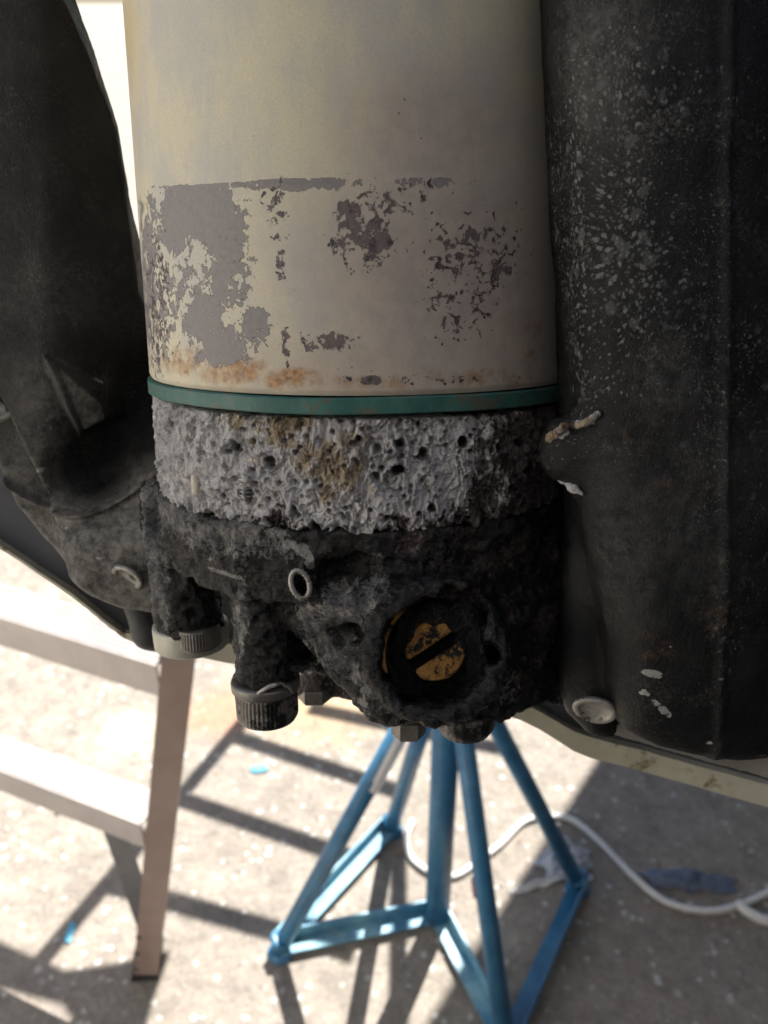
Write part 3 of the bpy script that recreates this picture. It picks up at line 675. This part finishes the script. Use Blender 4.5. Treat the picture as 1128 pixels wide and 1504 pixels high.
# ------------------------------------------------------------------ left clamp bracket
lb = empty('clamp_bracket', 'dusty black clamp bracket at the left with round bolt and tapered arm', 'bracket', group='clamp brackets either side of the trim unit', eng=True)
YL = .012
out = [(-150, -120), (98, -120), (125, 0), (158, 90), (190, 195), (203, 270), (222, 430), (235, 560), (248, 640), (250, 720), (250, 830), (245, 884), (190, 874), (150, 858), (110, 835), (60, 795), (18, 745), (2, 705), (-30, 640), (-150, 560)]
G = Grid((*at(-90, 0, YL)[[0]], -.022, -.080), (-.048, .050, .125), .00065)
u, v = G.px(YL)
y0 = .010 + 0 * u
y0 = y0 + .018 * sstep(u, 60, 240) * sstep(v, 760, 540)        # falls away toward the can in the upper part
y0 = y0 + .006 * sstep(u, 20, 180) * sstep(v, 420, 100)
y0 = y0 + .010 * np.exp(-(((u - 150) / 60) ** 2 + ((v - 690) / 70) ** 2))      # pocket above the curved lip
y0 = y0 - .010 * sstep(v, 700, 790) * sstep(u, 60, 150)         # lower plate comes forward
y0 = y0 + .006 * np.exp(-((u - 200) / 60) ** 2 - ((v - 600) / 80) ** 2)
lipd = v - (752 - .004 * (u - 110) ** 2)
y0 = y0 - .0030 * np.exp(-(lipd / 4) ** 2) * 1.0 + .0026 * sstep(lipd, -2, -40) * sstep(v, 640, 700)* 1.0 * sstep(u, 60, 80) * sstep(u, 185, 170)
# wedge with a flat tilted facet
tri = np.maximum.reduce([(87 - u) * .95 + (v - 542) * .33, (542 - v) + (u - 87) * .62, (u - 150) * .92 - (v - 600) * .25, (v - 630) + (u - 124) * .45])
y0 = np.where(tri < 6, y0 + .0005, y0)
y0 = y0 - .0075 * sstep(tri, 14, -2) * (.75 + .25 * (v - 542) / 90)
edge = u - (58 + (v - 700) * .42 + .0006 * np.clip(700 - v, 0, 300) ** 2 * -.6)
y0 = y0 + .0032 * sstep(edge, 2, -2) * sstep(v, 560, 600)       # flange strip behind the seam
y0 = np.minimum(y0, .030 - .005 * sstep(v, 450, 250)); y1_ = .042 - .012 * sstep(v, 450, 250) * sstep(u, -50, 100)
G.add(G.prism([xz([p_], .040 if p_[1] < 450 and p_[0] > 0 else YL)[0] for p_ in out], y0, y1_, .0025))
lcast = G.mesh('bracket_casting', BR_L, lb); V = verts(lcast); px, py = proj(V)
displace(lcast, .0004 * fbm(V, 40, 3, 21) + .00018 * fbm(V, 300, 3, 22))
set_attr(lcast, 'dust_and_light', np.clip(.03 + .85 * sstep(py, 600, 780) + 1.2 * sstep(np.maximum.reduce([(87 - px) * .925 + (py - 542) * .38, (px - 87) * .64 - (py - 542) * .77, (px - 150) * .92 - (py - 600) * .25, (px - 124) * .47 + (py - 632) * .88]), 1, -2) + blobs(px, py, [(60, 600, 60, 90, .4), (60, 440, 120, 60, .15), (210, 760, 60, 120, .9)]) - blobs(px, py, [(150, 690, 65, 60, .95), (200, 640, 50, 70, .8)]), 0, 1))  # dust film also paints the lit facet, bounce-lit lower part and pocket shade
set_attr(lcast, 'spk', .22 + blobs(px, py, [(60, 420, 80, 60, .2), (170, 560, 60, 30, .2), (100, 700, 40, 60, .15)]))
set_attr(lcast, 'brown', blobs(px, py, [(110, 460, 150, 30, .42), (60, 350, 100, 60, .3), (170, 640, 60, 60, .36)]))
set_attr(lcast, 'chip', blobs(px, py, [(140, 556, 40, 5, .50, 25), (60, 690, 7, 14, .56, 60), (72, 715, 6, 12, .50), (120, 748, 46, 4, .46), (172, 730, 5, 14, .46, 20), (95, 776, 8, 6, .56), (145, 820, 9, 4, .58), (165, 850, 50, 7, .45, 18), (70, 760, 8, 5, .5), (150, 617, 36, 4, .42, -28), (64, 742, 4, 10, .45)]))
def disc(name, c, ax, r, h, mat, parent, ell=1.0, seg=64):
    return obj(name, lathe_bm([(r * .3, -h * .3), (r, -h * .2), (r, h * .7), (r * .97, h), (r * .72, h), (r * .68, h * .5), (r * .2, h * .45), (.0002, h * .4)], seg, Vector(c), ax, lambda rr_, t, k, th_: rr_ * (1 + .02 * math.sin(th_ * 3))), mat, parent, True)
w1_ = disc('bolt_washer', at(189, 846, -.0004), Vector((-.35, -.75, -.5)), .0048, .0010, WASH, lb)
w2_ = disc('bolt_head', at(-4, 586, .0135), Vector((.5, -.85, 0)), .0062, .0030, BOLTL, lb)
pts = [at(x, y, .002) for x, y in [(140, 862), (180, 874), (215, 882), (245, 888)]]
obj('edge_strip', tube_pts([np.array(p) + [0, .006, 0] for p in pts], .0013, 8), GPLATE, lb, True)

# ------------------------------------------------------------------ right clamp bracket
rb = empty('clamp_bracket', 'near black clamp bracket at the right, speckled with salt and overlapping the cream can', 'bracket', group='clamp brackets either side of the trim unit', eng=True)
YR = -.058
out = [(806, -120), (812, 0), (822, 160), (833, 330), (843, 520), (848, 590), (845, 640), (846, 700), (856, 760), (872, 850), (886, 920), (892, 960), (895, 1020), (905, 1060), (960, 1085), (1040, 1104), (1128, 1122), (1260, 1150), (1300, -120)]
G = Grid((.028, -.092, -.106), (.1125, .012, .105), .0008)
u, v = G.px(YR)
y0 = -.0700 + .0060 * ((u - 945) / 115.) ** 2 * (u < 945) + .0016 * ((u - 945) / 95.) ** 2 * (u > 945)
y0 = y0 + .0012 * sstep(u, 1046, 1150) - .0011 * np.exp(-((u - 1040) / 7) ** 2)
y0 = y0 + .004 * sstep(v, 760, 1100) + .0015 * sstep(u, 940, 880) * sstep(v, 700, 900)
G.add(G.prism(xz(out, YR), np.minimum(y0, -.045), .006, .006))
# side boss that pushes left over the flange
G.add(G.cap(at(843, 662, -.058), at(895, 668, -.052), .0072, .0105), .0035)
G.add(G.cap(at(822, 630, -.0600), at(872, 612, -.060), .0022, .0026), .003)
# lower smooth lobe behind
lobe = [(842, 745), (862, 745), (900, 900), (925, 1075), (880, 1066), (852, 1058), (830, 1036), (823, 980), (824, 900), (832, 820)]
u2, v2 = G.px(-.045)
G.add(G.prism(xz(lobe, -.045), -.0500 - .004 * sstep(v2, 850, 1000) + .003 * ((u2 - 865) / 40) ** 2, 0.0, .004), .0025)
rcast = G.mesh('bracket_casting', BR_R, rb); V = verts(rcast); px, py = proj(V)
displace(rcast, .0007 * fbm(V, 50, 3, 31) + .00022 * fbm(V, 300, 3, 32) + .0005 * blobs(px, py, [(900, 670, 60, 50, 1.)]) * fbm(V, 400, 3, 35))
set_attr(rcast, 'dust_and_light', np.clip(.02 + blobs(px, py, [(890, 50, 60, 150, .55), (980, 560, 60, 60, .4), (960, 780, 120, 120, .28), (1060, 700, 120, 120, .2), (855, 850, 25, 70, .3)]), 0, 1))  # film at the top is a painted highlight
set_attr(rcast, 'spk', .40 + blobs(px, py, [(900, 330, 110, 240, .38), (848, 330, 26, 300, .40), (1000, 300, 120, 250, .18), (1040, 620, 30, 200, .25), (1100, 560, 60, 200, .15), (1080, 950, 80, 120, .2)]) - .55 * sstep(px, 880, 830) * sstep(py, 700, 760) - .15 * sstep(py, 800, 1000))
set_attr(rcast, 'brown', blobs(px, py, [(930, 640, 110, 50, .48), (1010, 720, 80, 60, .52), (1100, 660, 70, 50, .48), (1060, 910, 80, 60, .50), (960, 950, 70, 50, .50), (1000, 600, 100, 60, .45), (1000, 830, 160, 120, .38)]))
set_attr(rcast, 'chip', blobs(px, py, [(958, 988, 24, 10, .66, 15), (946, 1016, 16, 7, .66), (972, 1040, 36, 9, .62, 40), (912, 1047, 16, 5, .50, 20), (1040, 1090, 10, 6, .60), (1048, 345, 14, 14, .44), (1042, 640, 8, 60, .34), (826, 638, 34, 10, .60, -22), (866, 616, 16, 14, .56), (840, 716, 36, 5, .56, 32), (1041, 500, 6, 500, .42),
    (1041, 700, 5, 300, .44), (1036, 880, 6, 120, .36), (1100, 730, 16, 10, .44), (985, 950, 40, 12, .40, -20), (1110, 1108, 30, 6, .48)]))
bm = bmesh.new(); box_bm(bm, (.121, -.030, .015), (.014, .09, .21), bev=.005); obj('shade_flange', bm, DARKM, rb)  # unseen flange added to block light from the right
disc('bolt_washer', at(874, 1041, -.0570), Vector((-.28, -.75, -.52)), .0050, .0009, WASH, rb)
def scab(name, caps, h, seed, salt, parent, ochre=.3):
    P_ = np.array([c_[0] for c_ in caps] + [c_[1] for c_ in caps]); G = Grid(P_.min(0) - .005, P_.max(0) + .005, h)
    for a_, b_, r_ in caps: G.add(G.cap(a_, b_, r_), .001)
    o = G.mesh(name, CRUST, parent); V = verts(o); displace(o, .0009 * fbm(V, 420, 4, seed, .65)); n_ = len(V)
    for k_, v_ in (('hgt', 0), ('pit_shade', 0), ('salt', salt), ('ochre', ochre)): set_attr(o, k_, np.full(n_, v_))
    return o
scab('salt_ridge', [(at(806, 645, -.0615), at(828, 628, -.0640), .0007), (at(828, 628, -.0640), at(862, 620, -.0655), .0006), (at(862, 620, -.0655), at(878, 610, -.0665), .0006)], .00035, 5, .75, rb, .55)
scab('salt_ridge', [(at(818, 702, -.0600), at(842, 717, -.0625), .00045), (at(842, 717, -.0625), at(856, 726, -.0635), .0003)], .0003, 9, .75, rb)
# grey plate edge under the bracket
def strip(name, top, bot, Yf, thick, mat, parent, seg=6, jag=.0):
    def res(L, n):
        L = np.array(L, float); t = np.linspace(0, 1, len(L)); q_ = np.linspace(0, 1, n)
        return np.stack([np.interp(q_, t, L[:, 0]), np.interp(q_, t, L[:, 1])], 1)
    n = 60; A = res(top, n); B = res(bot, n); bm = bmesh.new(); rows = []
    for k in range(n):
        jz = random.uniform(-jag, jag)
        a_ = at(*A[k], Yf); b_ = at(*B[k], Yf); b_[2] += jz; a_[2] += random.uniform(-jag, jag)
        rows.append([bm.verts.new(p) for p in (a_, b_, b_ + [0, thick, 0], a_ + [0, thick, 0])])
    for k in range(n - 1):
        for j in range(4): bm.faces.new((rows[k][j], rows[k + 1][j], rows[k + 1][(j + 1) % 4], rows[k][(j + 1) % 4]))
    bm.faces.new(rows[0]); bm.faces.new(rows[-1][::-1])
    bmesh.ops.bevel(bm, geom=[e for e in bm.edges if len(e.link_faces) == 2 and e.calc_face_angle(0) > .8], offset=.0004, segments=2, affect='EDGES')
    return obj(name, bm, mat, parent)
strip('plate_edge', [(878, 1058), (1000, 1085), (1128, 1112), (1250, 1140)], [(884, 1074), (1000, 1108), (1128, 1142), (1250, 1172)], -.052, .03, GPLATE, rb, jag=.0002)

# ------------------------------------------------------------------ cream edged plate behind both brackets
pl = empty('transom_plate', 'dark plate with a cream painted lower edge running behind both brackets', 'plate', eng=True)
low = [(-200, 690), (0, 806), (100, 872), (190, 946), (345, 976), (560, 1005), (770, 1058), (850, 1108), (940, 1132), (1128, 1186), (1300, 1236)]
def shift(L, dy): return [(x, y - (dy if not callable(dy) else dy(x))) for x, y in L]
th_f = lambda x: np.interp(x, [0, 190, 230, 345, 770, 860, 1300], [4, 5, 36, 28, 26, 30, 34])
lowr = [(x, np.interp(x, [p[0] for p in low], [p[1] for p in low])) for x in np.linspace(-200, 1300, 61)]
strip('plate_rim', shift(lowr, th_f), lowr, .030, .008, CREAMP, pl, jag=.00018)
strip('plate_face', shift(lowr, 120), shift(lowr, lambda x: th_f(x) * .5), .034, .006, NAVY, pl)
G = Grid(at(165, 975, .03) - [.004, .012, .004], at(300, 850, .03) + [.002, .005, .004], .0008)
G.add(G.cap(at(205, 880, .026), at(222, 925, .026), .0055, .006)); G.add(G.cap(at(222, 928, .026), at(262, 938, .026), .0058, .005))
obj_ = G.mesh('rubber_buffer', RUB, pl)

# ------------------------------------------------------------------ sun block above the frame, added to keep direct sun off the unit
sw = tag(empty('sun_block', 'added unseen black block above the cream can, keeping the sun off it', 'bracket', eng=True))
bm = bmesh.new(); box_bm(bm, (.03, .12, .26), (.42, .38, .11), bev=.02); obj('sun_block_casting', bm, DARKM, sw)
bm = bmesh.new(); box_bm(bm, (-.105, .055, .165), (.05, .05, .09), bev=.008); obj('sun_block_arm', bm, DARKM, sw)

# ------------------------------------------------------------------ step ladder
def W(p): return Vector([float(a) for a in p])
def beam_between(bm, p, q, wx, wy, side):         # rectangular bar, 'side' = direction of width wx
    p, q = W(p), W(q); t = (q - p).normalized(); s_ = Vector(side); s_ = (s_ - t * s_.dot(t)).normalized(); n = t.cross(s_)
    rot = Matrix((s_, n, t)).transposed(); box_bm(bm, (p + q) / 2, (wx, wy, (q - p).length), rot)
foot = gnd(217, 1412); st1 = gnd(236, 1195, .3); st2 = gnd(264, 962, .6)
rdir = (st2 - foot); topp = foot + rdir * 1.05
lad = empty('step_ladder', 'aluminium step ladder with brown grey rail and two sunlit steps at the left', 'ladder', loc=foot)
def rel(p): return np.array(p) - foot
along = np.array([-.21, .09, 0]); along /= np.linalg.norm(along); perp = np.array([along[1], -along[0], 0]); perp = -perp if perp[1] > 0 else perp   # perp faces the viewer
def channel(name, p, q, wid, dep, mat, parent, side):
    bm = bmesh.new(); t = (W(q) - W(p)).normalized(); s_ = Vector(side); s_ = (s_ - t * s_.dot(t)).normalized(); n = t.cross(s_)
    for off, w_, d_ in ((0, wid, .003), (1, .003, dep), (-1, .003, dep)):
        c = s_ * (off * (wid / 2 - .0015)); d2 = n * (0 if off == 0 else dep / 2)
        beam_between(bm, W(p) + c + d2, W(q) + c + d2, w_ - (0.0001 if off else 0), d_, side)
    return obj(name, bm, mat, parent)
bm = bmesh.new(); beam_between(bm, rel(foot), rel(topp), .056, .034, perp + along * -.55); rl = obj('rail', bm, ALUR, lad)
foot2 = foot + along * .52; top2 = topp + along * .40
bm = bmesh.new(); beam_between(bm, rel(foot2), rel(top2), .052, .026, perp + along * -.75); obj('rail', bm, ALUR, lad)
def hole(x, y, h):
    t = (h) / rdir[2]; p = foot + rdir * t
for k, (c, hh_) in enumerate(((st1, .3), (st2, .6))):
    wdt = .45 - .06 * k; bm = bmesh.new(); ln = wdt
    cc = rel(c) + along * (ln / 2 + .012) - perp * .0
    rot = Matrix((Vector(along), Vector(-perp), Vector((0, 0, 1)))).transposed()
    box_bm(bm, Vector(cc) + Vector((0, 0, 0)), (ln, .052, .003), rot)
    box_bm(bm, Vector(cc) + Vector(perp) * .0245 + Vector((0, 0, -.0215)), (ln, .003, .040), rot)
    box_bm(bm, Vector(cc) - Vector(perp) * .0245 + Vector((0, 0, -.0215)), (ln, .003, .040), rot)
    stp = obj('step', bm, ALU, lad)
    for j in range(7):
        bm = bmesh.new(); box_bm(bm, Vector(cc) + Vector(perp) * (-.021 + .007 * j) + Vector((0, 0, .0022)), (ln, .0025, .0014), rot); obj('tread_ridge', bm, ALU, stp)
# diagonal brace under the first step
bm = bmesh.new(); beam_between(bm, rel(st1) + along * .09 + np.array([0, 0, -.03]), rel(foot) + rdir * .06 + perp * -.01, .030, .004, perp * .4 + along); obj('brace', bm, ALUD, lad)
bm = bmesh.new(); beam_between(bm, np.array([0, 0, .0]), rdir / np.linalg.norm(rdir) * .016, .060, .038, perp + along * -.55); obj('rubber_foot', bm, RUB, lad)
for h_ in (.03, .07, .11):
    nrm_ = Vector(perp).normalized(); obj('rivet', lathe_bm([(.004, .0), (.004, .001), (.002, .002)], 10, Vector(rel(foot) + rdir * (h_ / rdir[2]) + perp * .031), nrm_), HOLE, lad)

# ------------------------------------------------------------------ blue boat stand
fA, fB, fC, fD, fE = gnd(412, 1400), gnd(575, 1222), gnd(848, 1306), gnd(742, 1545), gnd(642, 1352)
apex = np.array([fE[0], fE[1], .50])
stand = empty('boat_stand', 'blue tubular boat stand with splayed legs and flat base bars on the yard', 'stand', loc=fE)
def srel(p): return np.array(p) - fE
for f_ in (fA, fB, fC, fD):
    f2 = f_ + np.array([0, 0, .014]); a2 = apex + (f_ - fE) * .07
    obj('leg', tube_pts([srel(f2), srel(a2)], .0125, 20), BLUE, stand, True)
    wq = f_ + np.array([0, 0, .026]); obj('weld_bead', lathe_bm([(.0130, -.004), (.0158, -.001), (.0154, .003), (.0130, .005)], 18, srel(wq + (a2 - f2) / np.linalg.norm(a2 - f2) * .004), Vector(a2 - f2), lambda r_, t, k, th_: r_ * (1 + .10 * math.sin(k * 2.1))), BLUE, stand, True)
    bm = lathe_bm([(.019, 0), (.020, .002), (.018, .006), (.013, .009)], 16, srel(f_)); obj('foot', bm, BLUE, stand)
a2 = apex + (fA - fE) * .07; p1 = fA + (a2 - fA) * .62
obj('leg_sleeve', tube_pts([srel(p1), srel(fA + (a2 - fA) * .93)], .0133, 20), ZINCP, stand, True)
obj('centre_post', tube_pts([srel(fE + [0, 0, .006]), srel(apex + [0, 0, .04])], .0185, 24), BLUE, stand, True)
obj('pad_screw', tube_pts([srel(apex + [0, 0, .04]), srel(apex + [0, 0, .10])], .012, 16), ZINCP, stand, True)
def bar(p, q, mat, name='base_bar'):
    bm = bmesh.new(); d_ = q - p; d_ = d_ / np.linalg.norm(d_); s_ = np.array([-d_[1], d_[0], 0])
    beam_between(bm, srel(p + [0, 0, .012]), srel(q + [0, 0, .012]), .024, .004, s_)
    beam_between(bm, srel(p + [0, 0, .0245]) + s_ * .0122, srel(q + [0, 0, .0245]) + s_ * .0122, .0035, .020, s_)
    return obj(name, bm, mat, stand)
fq = fD + (apex - fD) * .42; fr = fD + (apex - fD) * .46; obj('red_mark', tube_pts([srel(fq), srel(fr)], .0128, 16), PINKT, stand, True)
bar(fA, fB, BLUEL); bar(fA, fE, BLUEL); bar(fE, fD, BLUEL); bar(fC, fD, BLUE)
bm = bmesh.new(); box_bm(bm, srel((fE + (fD - fE) * .9) * 0 + fE + (apex - fE) * .42) + np.array([0, -.0183, 0]), (.007, .003, .022)); 
# ------------------------------------------------------------------ rope and litter on the yard
def spline(P, n=8):
    P = [np.array(p, float) for p in P]; o = []
    for i in range(len(P) - 1):
        p0, p1, p2, p3 = P[max(i - 1, 0)], P[i], P[i + 1], P[min(i + 2, len(P) - 1)]
        for k in range(n):
            t = k / n; o.append(.5 * ((2 * p1) + (-p0 + p2) * t + (2 * p0 - 5 * p1 + 4 * p2 - p3) * t * t + (-p0 + 3 * p1 - 3 * p2 + p3) * t ** 3))
    o.append(P[-1]); return o
rp = [(606, 1205), (597, 1232), (606, 1262), (640, 1285), (672, 1285), (706, 1262), (735, 1240), (768, 1208), (800, 1200), (838, 1203), (880, 1236), (930, 1287), (980, 1325), (1040, 1338), (1090, 1328), (1160, 1300), (1260, 1290)]
pts = [gnd(x, y, .0055) for x, y in spline(rp)]
tag(obj('rope', tube_pts(pts, .0052, 10), ROPE, None, True), 'long white rope curling across the yard behind the blue stand', 'rope')
pts = [gnd(x, y, .006) for x, y in spline([(1082, 1326), (1100, 1340), (1128, 1352), (1180, 1350)])]
tag(obj('rope', tube_pts([np.array(p) + [0, 0, .0] for p in pts], .0075, 10), ROPE, None, True), 'short thick white rope end by the right edge, branching off the long rope', 'rope')
def crumple(name, c, sx_, sy_, h, mat, label, cat, seed, n=34, ang_=0):
    g = np.linspace(-1, 1, n); A, B = np.meshgrid(g, g); P = np.stack([A.ravel(), B.ravel(), 0 * A.ravel()], 1)
    r = np.sqrt(P[:, 0] ** 2 + P[:, 1] ** 2); nz_ = fbm(P + seed, 2.2, 3, seed)
    z = (np.abs(nz_) * 1.6 + .1) * h * np.clip(1.25 - r, 0.05, 1)
    ca, sa = math.cos(R_(ang_)), math.sin(R_(ang_)); X = P[:, 0] * (1 - .25 * P[:, 1] ** 2 + .2 * vnoise(P * 3 + seed, 2)) * sx_; Y_ = P[:, 1] * (1 - .25 * P[:, 0] ** 2 + .25 * vnoise(P * 3 + seed, 5)) * sy_
    V = np.stack([X * ca - Y_ * sa, X * sa + Y_ * ca, z + .003], 1)
    i = np.arange(n - 1); I, J = np.meshgrid(i, i); a_ = (J * n + I).ravel(); F = np.stack([a_, a_ + 1, a_ + n + 1, a_ + n], 1)
    o = mesh_np(name, V, F, mat); o.location = c; md_ = o.modifiers.new('solid', 'SOLIDIFY'); md_.thickness = .0012
    return tag(o, label, cat)
crumple('plastic_bag', gnd(830, 1268), .045, .035, .045, PLAST, 'crumpled clear plastic bag beside the right foot of the blue stand', 'bag', 3)
crumple('plastic_strip', gnd(790, 1300), .045, .008, .012, ROPE, 'thin white plastic strip lying left of the clear bag', 'litter', 8, 20, 18)
crumple('rag', gnd(1010, 1296), .075, .018, .016, RAG, 'blue grey twisted rag lying above the white rope at the right', 'rag', 5, 30, -6)
crumple('paint_flake', gnd(380, 1131), .016, .009, .004, CHIPB, 'light blue paint flake on sunlit ground between ladder shadow and stand', 'litter', 11, 12)
crumple('paint_flake', gnd(103, 1372), .006, .017, .004, CHIPB, 'light blue paint flake near the shadow left of the ladder foot', 'litter', 12, 12)
# loose stones and grit
bm = bmesh.new(); rnd = random.Random(4)
bmd = bmesh.new()
for k in range(2600):
    x = rnd.uniform(-1.1, 1.1); y = rnd.uniform(.45, 2.6); r = rnd.choice([.001, .0014, .0018, .0022, .0028]) * rnd.uniform(.5, 1.2)
    if rnd.random() < .02: r *= 2
    t = bm if rnd.random() < .42 else bmd
    vs_ = bmesh.ops.create_icosphere(t, subdivisions=1, radius=r)['verts']
    for q_ in vs_: q_.co = Vector((x + q_.co.x * rnd.uniform(.7, 1.4), y + q_.co.y * rnd.uniform(.7, 1.4), q_.co.z * .7 + r * .4))
tag(obj('pale_grit', bm, STONE), kind='stuff'); tag(obj('brown_grit', bmd, STONED), kind='stuff')

# ------------------------------------------------------------------ unseen things that shade the yard and shape the light on the unit
def up_sun(x, y, h):                              # point at height h whose shadow falls on the ground seen at (x, y)
    g = gnd(x, y); return g + sun_dir * (h / sun_dir[2])
hull = empty('unseen_hull', 'unseen dark painted hull standing behind the right bracket and shading the yard', 'boat', loc=(0, 0, 0))
A_ = up_sun(905, 1100, .9); B_ = up_sun(700, 1432, .9); dr = (A_ - B_); dr[2] = 0; dr /= np.linalg.norm(dr)
B_ = B_ - dr * .6; A_ = A_ + dr * 2.2; rt = np.array([dr[1], -dr[0], 0])
bm = bmesh.new(); rows = []
for (o_, h_) in ((0, .9), (-.12, 1.7), (3.4, 1.75), (3.3, .95), (1.6, .80)):
    rows.append([bm.verts.new(B_ * [1, 1, 0] + rt * o_ + [0, 0, h_]), bm.verts.new(A_ * [1, 1, 0] + rt * (o_ + 0) + [0, 0, h_ + (.1 if h_ < 1.5 else .2)])])
for k in range(5): bm.faces.new((rows[k][0], rows[k][1], rows[(k + 1) % 5][1], rows[(k + 1) % 5][0]))
bm.faces.new([r[0] for r in rows]); bm.faces.new([r[1] for r in rows][::-1])
obj('unseen_hull_shell', bm, NAVY, hull)
wl = tag(empty('shade_wall', 'added unseen dark wall behind the viewer, blocking light from the right', 'wall', loc=(0, 0, 0)))  # wall added to keep sky and bounce light off the can's right
for k in range(19):
    bm = bmesh.new(); box_bm(bm, (-.50 + .16 * k, -.36, 1.3), (.155, .03, 2.6)); o = obj('shade_board', bm, DARKM, wl)
hb_ = empty('unseen_hull', 'added unseen white reflector behind and left of the viewer, bouncing sun onto the can', 'boat', loc=(0, 0, 0))  # invented white reflector, angled to bounce sunlight onto the unit's left
bm = bmesh.new(); L0 = [(-2.6, .25, .30), (-2.6, 2.6, .34), (-.88, 2.6, -.58), (-.92, .25, -.64)]
f0 = [bm.verts.new((x, y, z)) for x, z, y in L0]; f1 = [bm.verts.new((x - .5, y - .9, z)) for x, z, y in L0]
bm.faces.new(f0); bm.faces.new(f1[::-1])
for k in range(4): bm.faces.new((f0[k], f1[k], f1[(k + 1) % 4], f0[(k + 1) % 4]))
obj('unseen_hull_shell', bm, WREFL, hb_)
# added unseen ladder behind the unit; its shadow lies right of the step ladder
bl = empty('shadow_ladder', 'added unseen tubular ladder behind the cream can, casting barred shadow', 'ladder', loc=(0, 0, 0))
def bt(a_, b_, r, nm):
    obj(nm, tube_pts([up_sun(*a_, 1.0), up_sun(*b_, 1.0)], r, 10), ALU, bl, True)
bt((395, 1015), (60, 1412), .014, 'side_rail')
for a_, b_ in (((455, 1040), (760, 1105)), ((345, 1082), (600, 1168)), ((272, 1176), (520, 1262)), ((165, 1300), (520, 1400))): bt(a_, b_, .015, 'rung')
bt((585, 1230), (585, 1600), .014, 'side_rail')
bm = bmesh.new(); q_ = [(-60, 1370), (0, 1392), (90, 1432), (165, 1422), (246, 1402), (204, 1530), (125, 1530), (92, 1476), (0, 1452), (-60, 1430)]
t0 = [bm.verts.new(up_sun(*p_, 1.0)) for p_ in q_]; t1 = [bm.verts.new(up_sun(*p_, 1.0) - [0, 0, .012]) for p_ in q_]
bm.faces.new(t0); bm.faces.new(t1[::-1])
for k in range(len(q_)): bm.faces.new((t0[k], t1[k], t1[(k + 1) % len(q_)], t0[(k + 1) % len(q_)]))
obj('shadow_pad', bm, RUB, bl)  # added pad, outlined to cast the dark patch near the ladder foot
